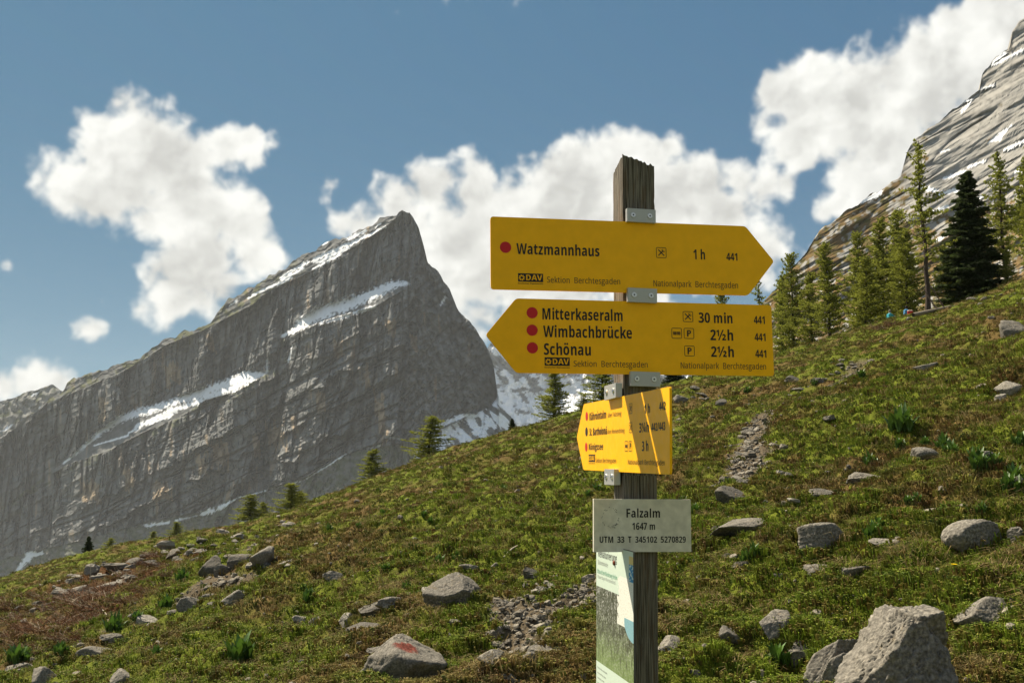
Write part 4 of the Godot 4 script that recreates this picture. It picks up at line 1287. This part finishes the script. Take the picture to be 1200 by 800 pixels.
func bar(st: Array, a: Vector2, b: Vector2, w: float) -> void:
	var n := (b - a).normalized().orthogonal() * w * 0.5
	for q in [a - n, a + n, b + n, a - n, b + n, b - n]: st.append(Vector3(q.x, q.y, 0))

# pictogram in a rounded frame, s metres wide: 0 crossed knife and fork, 1 P, 2 bus, 3 flower logo
func icon(parent: Node3D, pl: Transform3D, kind: int, cx: float, cy: float, h: float) -> void:
	var c := on_plane(pl, cx, cy)
	var s := (on_plane(pl, cx, cy + h * 0.5) - on_plane(pl, cx, cy - h * 0.5)).length()
	var tri := []
	var ring := rounded(box2([Vector2(-0.5, -0.5), Vector2(0.5, -0.5), Vector2(0.5, 0.5), Vector2(-0.5, 0.5)]), 0.12)
	for k in ring.size(): bar(tri, ring[k] * s, ring[(k + 1) % ring.size()] * s, s * 0.055)
	if kind == 0:
		bar(tri, Vector2(-0.3, -0.3) * s, Vector2(0.18, 0.18) * s, s * 0.10)
		bar(tri, Vector2(0.3, -0.3) * s, Vector2(-0.3, 0.3) * s, s * 0.10)
		for e in [-0.1, 0.0, 0.1]: bar(tri, Vector2(0.16 + e, 0.16 - e) * s, Vector2(0.26 + e, 0.26 - e) * s, s * 0.06)
		bar(tri, Vector2(0.06, 0.26) * s, Vector2(0.26, 0.06) * s, s * 0.06)
	elif kind == 1:
		bar(tri, Vector2(-0.13, -0.32) * s, Vector2(-0.13, 0.32) * s, s * 0.14)
		for e in [[-0.08, 0.27, 0.10, 0.27], [0.10, 0.27, 0.19, 0.14], [0.19, 0.14, 0.10, 0.0], [0.10, 0.0, -0.08, 0.0]]: bar(tri, Vector2(e[0], e[1]) * s, Vector2(e[2], e[3]) * s, s * 0.12)
	else:
		for e in [-0.2, 0.2]:
			bar(tri, Vector2(e - 0.17, 0.14) * s, Vector2(e + 0.17, 0.14) * s, s * 0.05)
			bar(tri, Vector2(e - 0.17, 0.02) * s, Vector2(e + 0.17, 0.02) * s, s * 0.07)
			bar(tri, Vector2(e - 0.17, -0.1) * s, Vector2(e + 0.17, -0.1) * s, s * 0.07)
			for w in [-0.16, -0.05, 0.06, 0.16]: bar(tri, Vector2(e + w, 0.14) * s, Vector2(e + w, -0.1) * s, s * 0.035)
			for w in [-0.08, 0.08]: bar(tri, Vector2(e + w, -0.1) * s, Vector2(e + w, -0.17) * s, s * 0.07)
	var v := PackedVector3Array(tri)
	var o := put(flat_mesh(v), "pictogram", M.ink, parent)
	var local := parent.transform.affine_inverse() * (pl * Vector3(c.x, c.y, 0.0))
	o.position = Vector3(local.x, local.y, 0.0007)

func logo(parent: Node3D, pl: Transform3D, cx: float, cy: float, w: float, h: float) -> void:
	var c := on_plane(pl, cx, cy)
	var ww := (on_plane(pl, cx + w * 0.5, cy) - on_plane(pl, cx - w * 0.5, cy)).length()
	var hh := (on_plane(pl, cx, cy + h * 0.5) - on_plane(pl, cx, cy - h * 0.5)).length()
	var o := put(plate_mesh(box2([Vector2(-ww, -hh) * 0.5, Vector2(ww, -hh) * 0.5, Vector2(ww, hh) * 0.5, Vector2(-ww, hh) * 0.5]), 0.0004), "logo_field", M.ink, parent)
	var local := parent.transform.affine_inverse() * (pl * Vector3(c.x, c.y, 0.0))
	o.position = Vector3(local.x, local.y, 0.0006)
	var tri := []
	for k in 8:                        # the star flower
		var e := Vector2.from_angle(TAU * k / 8.0 + 0.2)
		bar(tri, Vector2(-ww * 0.355, -hh * 0.03) + e * hh * 0.16, Vector2(-ww * 0.355, -hh * 0.03) + e * hh * 0.36, hh * 0.15)
	var fl := put(flat_mesh(PackedVector3Array(tri)), "emblem", M.yellow, parent)
	fl.position = o.position + Vector3(0, 0, 0.0006)
	write(parent, pl, "DAV", cx + w * 0.14, cy, w * 0.64, h * 0.66, M.yellow, true, 0.0, 0.0013)
	write(parent, pl, "Deutscher Alpenverein", cx, cy + h * 0.72, w, h * 0.2, M.ink)

func arrow_sign(pl0: Transform3D, a0: float, a1: float, y0: float, y1: float, tip: float, right: bool, tilt: float, label: String) -> Array:
	var pl := pl0 * Transform3D(Basis(Vector3.BACK, tilt), Vector3((a0 + a1) * 0.5, (y0 + y1) * 0.5, 0.0))
	var w := (a1 - a0) * 0.5
	var h := (y0 - y1) * 0.5
	var poly: PackedVector2Array
	if right: poly = box2([Vector2(-w, -h), Vector2(w, -h), Vector2(w + tip, 0), Vector2(w, h), Vector2(-w, h)])
	else: poly = box2([Vector2(-w - tip, 0), Vector2(-w, -h), Vector2(w, -h), Vector2(w, h), Vector2(-w, h)])
	var t := thing("direction_sign", label, "sign")
	t.transform = pl
	put(plate_mesh(rounded(poly, 0.009), 0.006), "plate", M.yellow, t)
	return [t, pl]

func bracket(parent: Node3D, pl: Transform3D, x0: float, x1: float, ya: float, yb: float, out: float) -> void:
	var a := on_plane(pl, x0, (ya + yb) * 0.5)
	var b := on_plane(pl, x1, (ya + yb) * 0.5)
	var y0 := on_plane(pl, (x0 + x1) * 0.5, ya).y
	var y1 := on_plane(pl, (x0 + x1) * 0.5, yb).y
	var w := b.x - a.x
	var h := y0 - y1
	var o := put(plate_mesh(rounded(box2([Vector2(-w, -h) * 0.5, Vector2(w, -h) * 0.5, Vector2(w, h) * 0.5, Vector2(-w, h) * 0.5]), 0.0015), out), "bracket", M.alu, parent)
	var inv := parent.transform.affine_inverse()
	o.transform = inv * pl * Transform3D(Basis(), Vector3((a.x + b.x) * 0.5, (y0 + y1) * 0.5, out * 0.5 + 0.004))
	for s in [-0.29, 0.29]:
		var head := CylinderMesh.new()
		head.top_radius = h * 0.17; head.bottom_radius = h * 0.2; head.height = 0.003; head.radial_segments = 24; head.rings = 1
		var sc := put(head, "screw", M.steel, o)
		sc.position = Vector3(w * s, 0, 0.0012); sc.rotation.x = PI / 2
		var hole := CylinderMesh.new()
		hole.top_radius = h * 0.065; hole.bottom_radius = h * 0.065; hole.height = 0.001; hole.radial_segments = 6; hole.rings = 1
		var ho := put(hole, "screw_socket", M.socket, o)
		ho.position = Vector3(w * s, 0, 0.0026); ho.rotation.x = PI / 2

func post_mesh() -> ArrayMesh:
	var w := 0.0469
	var yb := -1.75
	var yt := 0.895
	var ring := []
	for k in 4:
		var d := [Vector2(1, 1), Vector2(-1, 1), Vector2(-1, -1), Vector2(1, -1)][k] as Vector2
		var e := [Vector2(-1, 1), Vector2(-1, -1), Vector2(1, -1), Vector2(1, 1)][k] as Vector2
		for s in 22: ring.append((d.lerp(e, s / 22.0)) * w)
	var cols := ring.size() + 1
	var rows := 230
	var n1 := noise(91, 0.006, 3)
	var n2 := noise(92, 0.02, 2)
	var v := PackedVector3Array(); v.resize(cols * rows)
	var uv := PackedVector2Array(); uv.resize(cols * rows)
	for j in rows:
		for i in cols:
			var p: Vector2 = ring[(ring.size() - i) % ring.size()]
			var f := 1.0 - float(j) / (rows - 1)
			# the top slopes down to the back right and is frayed
			var top := yt - 0.30 * maxf(0.0, p.x + w) - 0.34 * maxf(0.0, w - p.y) * 0.9 + n1.get_noise_2d(p.x * 2.0, p.y * 2.0) * 0.006
			var y := lerpf(yb, top, f)
			var corner := maxf(0.0, absf(p.x) + absf(p.y) - 1.86 * w)
			var g := n1.get_noise_3d(p.x * 1.1, y * 0.045, p.y * 1.1)
			var crack := smoothstep(0.10, 0.0, absf(n2.get_noise_3d(p.x * 1.0, y * 0.05 + 3.0, p.y * 1.0))) * smoothstep(-0.1, 0.3, n2.get_noise_2d(p.x * 0.6 + p.y, y * 0.12))
			var k := 1.0 + g * 0.020 - crack * 0.055 - corner * 2.2
			v[j * cols + i] = Vector3(p.x * k, y, p.y * k)
			uv[j * cols + i] = Vector2(float(i) / cols * 4.0, y)
	return flat_mesh(v, grid_index(rows, cols), PackedColorArray(), grid_normals(v, rows, cols), uv)

func wood_texture() -> Array:
	var W := 512
	var H := 1024
	var n := noise(95, 9.0, 4)
	var n2 := noise(96, 60.0, 3)
	var n3 := noise(97, 3.2, 2)
	var a := PackedByteArray(); a.resize(W * H * 3)
	var b := PackedByteArray(); b.resize(W * H)
	for y in H:
		for x in W:
			var warp := n2.get_noise_2d(x * 0.6, y * 0.14) * 14.0
			var g := n.get_noise_2d(x + warp, y * 0.035)
			var f := n3.get_noise_2d(x + warp, y * 0.02)
			var pt := n2.get_noise_2d(x * 0.8 + 300.0, y * 0.35)
			var c := Color(0.50, 0.475, 0.435).lerp(Color(0.17, 0.155, 0.135), smoothstep(-0.25, 0.45, g + f * 0.4))
			c = c.lerp(Color(0.36, 0.29, 0.225), smoothstep(0.1, 0.5, pt) * 0.5)
			var crack := smoothstep(0.5, 0.66, f + g * 0.4)
			c = c.lerp(Color(0.07, 0.055, 0.045), crack)
			var q := (y * W + x) * 3
			a[q] = int(c.r * 255); a[q + 1] = int(c.g * 255); a[q + 2] = int(c.b * 255)
			b[y * W + x] = int(clampf(0.62 - g * 0.3 - f * 0.25 - crack * 0.3, 0.0, 1.0) * 255)
	return [ImageTexture.create_from_image(Image.create_from_data(W, H, false, Image.FORMAT_RGB8, a)), ImageTexture.create_from_image(Image.create_from_data(W, H, false, Image.FORMAT_L8, b))]

# the print of the information panel: pale sheet, map in the corner, picture of a flowering meadow
func panel_texture() -> ImageTexture:
	var W := 300
	var H := 480
	var n := noise(110, 26.0, 4)
	var n2 := noise(111, 7.0, 3)
	var im := Image.create(W, H, false, Image.FORMAT_RGB8)
	for y in H:
		for x in W:
			var c := Color(0.80, 0.86, 0.80)
			if y > 144 and y < 394:
				var t := n.get_noise_2d(x * 1.6, y * 0.5)
				var s := n2.get_noise_2d(x * 1.5, y * 0.7)
				var f := (y - 144) / 250.0
				c = Color(0.30, 0.31, 0.25).lerp(Color(0.46, 0.54, 0.32), smoothstep(0.3, 1.0, f + t * 0.4))
				c = c.lerp(Color(0.78, 0.78, 0.77), smoothstep(0.12, 0.36, s + t * 0.6) * (1.0 - f * 0.55) * 0.85)
				c = c.lerp(Color(0.55, 0.47, 0.66), smoothstep(0.44, 0.6, n2.get_noise_2d(x * 2.0 + 80, y * 2.0)) * smoothstep(0.3, 0.7, f))
			if x > 176 and y > 84 and y < 236 and n.get_noise_2d(x * 0.8, y * 0.8) * 26.0 + x + (y - 84) * 0.1 > 190:
				c = Color(0.90, 0.90, 0.86).lerp(Color(0.70, 0.68, 0.62), smoothstep(0.2, 0.5, n2.get_noise_2d(x, y)) * 0.5)
			if x > 232 and y > 206 and y < 290 and (x - 300) * (x - 300) + (y - 196) * (y - 196) < 5600: c = Color(0.52, 0.68, 0.72)
			if x > 268 and y > 14 and y < 92:
				c = Color(0.86, 0.90, 0.86)
				if y < 40: c = Color(0.86, 0.78, 0.50)
				elif n.get_noise_2d(x * 2.0, y * 2.0) > -0.18: c = Color(0.10, 0.52, 0.74)
			im.set_pixel(x, y, c)
	return ImageTexture.create_from_image(im)

func build_signpost() -> void:
	var turn := Basis(Vector3.UP, POST_YAW)
	var origin := Vector3(POST_AT.x, EYE.y, POST_AT.z)
	var front := Transform3D(turn, origin + turn.z * 0.056)
	var side_basis := Basis(turn.z, Vector3.UP, -turn.x)        # x towards the camera, z out of the left side
	var side := Transform3D(side_basis, origin - turn.x * 0.058)
	var foot := Vector3(POST_AT.x, rough_height(POST_AT.x, -POST_AT.z), POST_AT.z)
	# the post, with its brackets
	var post := thing("wooden_post", "square weathered grey timber post carrying five signs", "post", foot)
	post.basis = turn
	var wt := wood_texture()
	M.wood.albedo_texture = wt[0]
	M.wood.heightmap_enabled = true
	M.wood.heightmap_texture = wt[1]
	M.wood.heightmap_scale = 0.03
	var beam := put(post_mesh(), "beam", M.wood, post)
	beam.position.y = EYE.y - foot.y
	bracket(post, front, 733.5, 767, 246, 261.5, 0.016)
	bracket(post, front, 734.5, 768.5, 338.5, 355, 0.016)
	bracket(post, front, 737.5, 772, 436, 453, 0.016)
	bracket(post, side, 713.5, 727, 450.5, 467.5, 0.018)
	bracket(post, side, 713.5, 725, 549.5, 568, 0.018)
	# upper arrow
	var e := arrow_sign(front, -0.4203, 0.3150, 0.6985, 0.4986, 0.083, true, 0.0223, "uppermost yellow arrow sign pointing along the slope, single destination with one red dot")
	var t: Node3D = e[0]; var pl: Transform3D = e[1]
	disc(t, pl, 592.4, 289.7, 6.6, M.red)
	write(t, pl, "Watzmannhaus", 654.2, 292.4, 97.2, 13.6, M.ink)
	icon(t, pl, 0, 775, 296, 11.7)
	write(t, pl, "1 h", 819.5, 297.8, 13.5, 12.2, M.ink)
	write(t, pl, "441", 857.8, 300.8, 12.9, 8.8, M.ink)
	logo(t, pl, 621.8, 325.3, 29.4, 9.8)
	write(t, pl, "Sektion  Berchtesgaden", 684.2, 329.6, 85.8, 9.6, M.thin)
	write(t, pl, "Nationalpark  Berchtesgaden", 815.9, 334.0, 99, 9.8, M.thin)
	# middle arrow
	e = arrow_sign(front, -0.3475, 0.3875, 0.4753, 0.2740, 0.083, false, 0.0183, "middle yellow arrow sign listing three destinations with three red dots")
	t = e[0]; pl = e[1]
	for q in [[623.6, 366.4], [623.6, 386.8], [623.9, 407.5]]: disc(t, pl, q[0], q[1], 6.6, M.red)
	write(t, pl, "Mitterkaseralm", 683, 368.2, 93.9, 14.0, M.ink)
	write(t, pl, "Wimbachbrücke", 689, 388.6, 104, 14.2, M.ink)
	write(t, pl, "Schönau", 665, 409, 55, 14.6, M.ink)
	logo(t, pl, 653, 423.6, 29.4, 9.8)
	write(t, pl, "Sektion  Berchtesgaden", 716, 427.4, 86.7, 9.6, M.thin)
	write(t, pl, "Nationalpark  Berchtesgaden", 848.3, 429.6, 100, 9.8, M.thin)
	icon(t, pl, 0, 806.3, 370.9, 11.8)
	write(t, pl, "30 min", 838.7, 372.1, 39.6, 12.6, M.ink)
	write(t, pl, "441", 890, 374.8, 12.9, 9, M.ink)
	icon(t, pl, 2, 793.1, 390.4, 11.8); icon(t, pl, 1, 807.5, 390.6, 11.8)
	write(t, pl, "2½h", 845.9, 392.2, 26.7, 13, M.ink)
	write(t, pl, "441", 890.9, 394.9, 12.9, 9, M.ink)
	icon(t, pl, 1, 808.1, 411.1, 11.8)
	write(t, pl, "2½h", 846.8, 411.7, 26.7, 13, M.ink)
	write(t, pl, "441", 891.8, 414.4, 12.9, 9, M.ink)
	# lower arrow, on the left side of the post and in the sun
	e = arrow_sign(side, -0.3347, 0.4422, 0.2115, 0.0095, 0.085, false, -0.016, "lowest yellow arrow sign on the post's side, sunlit with a band of shadow")
	t = e[0]; pl = e[1]
	disc(t, pl, 687.75, 487.7, 5.2, M.red); disc(t, pl, 687.5, 505.7, 5.2, M.ink); disc(t, pl, 687.2, 523.7, 5.2, M.red)
	for q in [["Kührointalm", 700.5, 486.5, 19.5, 9.6], ["St. Bartholomä", 701, 505.1, 20.5, 9.6], ["Königssee", 698.4, 524.3, 16.8, 10.6], ["1 h", 758.7, 478.4, 6.6, 11], ["442", 776.6, 475.5, 7.6, 9.6], ["3¼h", 755, 500.4, 11.5, 12], ["442/443", 771.6, 499.7, 16.4, 9.6], ["3 h", 756.3, 522.2, 7.5, 12.4]]: write(t, pl, q[0], q[1], q[2], q[3], q[4], M.ink)
	for q in [["über Falzsteig", 720.3, 486.0, 15.8, 7.0], ["über Rinnkendlsteig", 722, 505.6, 19.8, 7.0], ["Sektion Berchtesgaden", 710, 540.2, 24, 7.2], ["Nationalpark Berchtesgaden", 756.5, 542.3, 43, 8.2]]: write(t, pl, q[0], q[1], q[2], q[3], q[4], M.thin)
	logo(t, pl, 693.8, 536.6, 7.4, 8.6)
	icon(t, pl, 0, 739.5, 478.6, 11.5); icon(t, pl, 0, 739.3, 500.8, 11.5); icon(t, pl, 2, 734.3, 522.6, 11.5); icon(t, pl, 1, 739.0, 522.6, 11.5)
	# the altitude plate
	pl = front * Transform3D(Basis(Vector3.BACK, 0.0008), Vector3(0.0015, -0.13125, 0.004))
	t = thing("altitude_sign", "grey metal plate with place name and altitude in black letters below the arrows", "sign")
	t.transform = pl
	put(plate_mesh(rounded(box2([Vector2(-0.1353, -0.0692), Vector2(0.1353, -0.0692), Vector2(0.1353, 0.0692), Vector2(-0.1353, 0.0692)]), 0.001), 0.010), "plate", M.plate, t)
	write(t, pl, "Falzalm", 753.9, 600.8, 39.3, 10.8, M.ink)
	write(t, pl, "1647 m", 754.4, 616.5, 26.7, 8.3, M.ink)
	write(t, pl, "UTM  33  T  345102  5270829", 753.7, 632, 101, 7.4, M.ink)
	var sm := []                                     # the ghost of a stamp: a broken ring of grey scuffs
	rng.seed = 3
	for k in 46:
		var a := rng.randf() * TAU
		var q := Vector2(cos(a) * 0.024, sin(a) * 0.027) * rng.randf_range(0.82, 1.05) + Vector2(-0.089, 0.020)
		if sin(a) > -0.2 and rng.randf() < 0.55: continue
		bar(sm, q, q + Vector2.from_angle(a + PI / 2 + rng.randfn() * 0.4) * rng.randf_range(0.002, 0.007), rng.randf_range(0.0006, 0.0018))
	put(flat_mesh(PackedVector3Array(sm)), "scuff_mark", M.scuff, t).position.z = 0.0006
	# the information panel on the left side
	var sp := Transform3D(side_basis, origin - turn.x * 0.0535)
	var p0 := on_plane(sp, 699, 652)
	var p1 := on_plane(sp, 742.5, 652)
	var w := p1.x - p0.x
	var h := 0.404
	var top := on_plane(sp, 742.5, 646.5).y
	pl = sp * Transform3D(Basis(), Vector3((p0.x + p1.x) * 0.5, top - h * 0.5, 0.0))
	t = thing("information_panel", "narrow printed information panel with meadow picture on the post's sunlit side", "sign")
	t.transform = pl
	put(plate_mesh(box2([Vector2(-w, -h) * 0.5, Vector2(w, -h) * 0.5, Vector2(w, h) * 0.5, Vector2(-w, h) * 0.5]), 0.005), "board", M.board, t)
	M.print.albedo_texture = panel_texture()
	var qm := QuadMesh.new()
	qm.size = Vector2(w - 0.002, h - 0.002)
	put(qm, "print", M.print, t).position.z = 0.0006
	for q in [["Nationalpark Berchtesgaden", 0.27, 0.022, 0.40, 0.026, M.green_ink], ["Renaturierung", 0.33, 0.078, 0.52, 0.062, M.panel_ink], ["Blumenwiese", 0.20, 0.132, 0.28, 0.030, M.grey_ink], ["Bitte auf dem Wanderweg bleiben", 0.32, 0.200, 0.56, 0.036, M.green_ink], ["Please stay on the marked trail", 0.30, 0.236, 0.50, 0.028, M.grey_ink]]:
		var tm := TextMesh.new()
		tm.font = fonts["r"]; tm.text = q[0]; tm.font_size = 48; tm.depth = 0.0; tm.curve_step = 2.0
		var bb := tm.get_aabb()
		var o := put(tm, "lettering", q[5], t)
		var bs := Basis.from_scale(Vector3(w * q[3] / bb.size.x, w * q[4] * 1.25 / bb.size.y, 1))
		o.transform = Transform3D(bs, Vector3((q[1] - 0.5) * w, h * 0.5 - q[2] * h, 0.0012) - bs * Vector3(bb.get_center().x, bb.get_center().y, 0))
	for k in 4:
		var tm := TextMesh.new()
		tm.font = fonts["r"]; tm.text = ["Hier wird die Wiese wiederhergestellt", "damit seltene Pflanzen wachsen", "und der Boden sich erholt", "Vielen Dank"][k]; tm.font_size = 48; tm.depth = 0.0; tm.curve_step = 2.0
		var bb := tm.get_aabb()
		var o := put(tm, "lettering", M.panel_ink, t)
		var bs := Basis.from_scale(Vector3.ONE * (0.0075 / 0.6))
		o.transform = Transform3D(bs, Vector3(-0.46 * w, -h * 0.5 + h * (0.14 - 0.034 * k), 0.0012) - bs * Vector3(bb.position.x, bb.get_center().y, 0))
	var pin := SphereMesh.new()
	pin.radius = 0.007; pin.height = 0.008; pin.radial_segments = 16; pin.rings = 8
	var sc := put(pin, "screw", M.rust, t)
	sc.rotation.x = PI / 2
	var pp := on_plane(pl, 720.5, 659.5)
	sc.position = Vector3(pp.x, pp.y, 0.002)

# ------------------------------------------------------------------ materials
func build_materials() -> void:
	var turf := mat("turf", Color(1, 1, 1), 0.95, 0.15)
	turf.vertex_color_use_as_albedo = true
	turf.uv1_triplanar = true; turf.uv1_world_triplanar = true
	turf.uv1_scale = Vector3(1.7, 1.7, 1.7)
	turf.albedo_texture = noise_tex(1, 0.03, 5, 512, 0.45, 1.0)
	turf.heightmap_enabled = true
	turf.heightmap_texture = noise_tex(2, 0.05, 4, 512)
	turf.heightmap_scale = 1.0
	var rock := mat("rock", Color(1, 1, 1), 1.0, 0.08)
	rock.vertex_color_use_as_albedo = true
	var stone := mat("stone", Color(1, 1, 1), 0.88, 0.25)
	stone.vertex_color_use_as_albedo = true
	stone.uv1_triplanar = true; stone.uv1_world_triplanar = true
	stone.uv1_scale = Vector3(3.0, 3.0, 3.0)
	stone.albedo_texture = noise_tex(5, 0.03, 5, 512, 0.42, 1.0)
	stone.heightmap_enabled = true
	stone.heightmap_texture = noise_tex(6, 0.03, 5, 512)
	stone.heightmap_scale = 0.55
	var blade := mat("blade", Color(1, 1, 1), 0.75, 0.25)
	blade.vertex_color_use_as_albedo = true
	blade.backlight_enabled = true; blade.backlight = Color(0.55, 0.55, 0.55)
	var leaf := mat("leaf", Color(1, 1, 1), 0.5, 0.4)
	leaf.vertex_color_use_as_albedo = true
	leaf.backlight_enabled = true; leaf.backlight = Color(0.7, 0.7, 0.6)
	var needle := mat("needle", Color(1, 1, 1), 0.8, 0.2)
	needle.vertex_color_use_as_albedo = true
	needle.backlight_enabled = true; needle.backlight = Color(0.95, 0.95, 0.85)
	mat("twig", Color(1, 1, 1), 0.9, 0.2).vertex_color_use_as_albedo = true
	mat("vertex", Color(1, 1, 1), 0.9, 0.2).vertex_color_use_as_albedo = true
	mat("yellow", Color(0.96, 0.475, 0.002), 0.5, 0.3)
	var yl: StandardMaterial3D = M.yellow
	yl.uv1_triplanar = true
	yl.uv1_scale = Vector3(3.1, 3.1, 3.1)
	yl.albedo_texture = noise_tex(9, 0.012, 5, 512, 0.955, 1.0)
	yl.roughness_texture = noise_tex(10, 0.02, 5, 512, 0.6, 1.0)
	mat("red", Color(0.50, 0.006, 0.008), 0.42, 0.4)
	mat("ink", Color(0.010, 0.009, 0.009), 0.5, 0.4)
	mat("thin", Color(0.085, 0.045, 0.012), 0.5, 0.4)
	var alu := mat("alu", Color(0.42, 0.42, 0.40), 0.5, 0.5)
	alu.metallic = 0.55
	var st := mat("steel", Color(0.62, 0.62, 0.60), 0.32, 0.5)
	st.metallic = 0.9
	mat("socket", Color(0.03, 0.03, 0.03), 0.6)
	var pm := mat("plate", Color(0.68, 0.645, 0.54), 0.6, 0.35)
	pm.uv1_triplanar = true
	pm.uv1_scale = Vector3(5, 5, 5)
	pm.albedo_texture = noise_tex(8, 0.02, 4, 256, 0.86, 1.0)
	mat("scuff", Color(0.17, 0.17, 0.15), 0.8)
	mat("wood", Color(1, 1, 1), 0.9, 0.2)
	mat("board", Color(0.10, 0.09, 0.08), 0.7)
	mat("print", Color(0.92, 0.92, 0.92), 0.45, 0.4)
	mat("panel_ink", Color(0.10, 0.10, 0.10), 0.6)
	mat("grey_ink", Color(0.32, 0.34, 0.32), 0.6)
	mat("green_ink", Color(0.10, 0.30, 0.20), 0.6)
	mat("rust", Color(0.16, 0.045, 0.02), 0.6)

func _ready() -> void:
	# camera
	var cam := Camera3D.new()
	cam.name = "camera"
	add_child(cam)
	cam.position = EYE
	cam_basis = Basis.from_euler(Vector3(PITCH, 0.0, ROLL))
	cam.basis = cam_basis
	cam.fov = rad_to_deg(2.0 * atan(400.0 / F))
	cam.near = 0.05
	cam.far = 12000.0
	cam.current = true
	# sky, sun, exposure
	var we := WorldEnvironment.new()
	we.name = "environment"
	var env := Environment.new()
	env.background_mode = Environment.BG_SKY
	env.sky = build_sky()
	env.background_energy_multiplier = 0.49
	env.tonemap_mode = Environment.TONE_MAPPER_LINEAR
	env.tonemap_exposure = 2.35
	env.sdfgi_enabled = true
	env.ssao_enabled = true
	env.ssil_enabled = true
	env.fog_enabled = true
	env.fog_density = 0.00004
	env.fog_light_color = Color(0.92, 0.94, 0.95)
	we.environment = env
	add_child(we)
	var sun := DirectionalLight3D.new()
	sun.name = "sun"
	add_child(sun)
	sun.look_at_from_position(Vector3.ZERO, Vector3(0.445, -0.777, 0.445), Vector3.UP)
	sun.light_energy = 1.6
	sun.light_color = Color(1.0, 0.95, 0.86)
	sun.light_angular_distance = 0.5
	sun.shadow_enabled = true
	build_materials()
	prepare_ground()
	build_ground()
	build_peak()
	build_far()
	build_trees()
	build_signpost()
	build_rocks()
	build_plants()
	build_people()
	build_turf()
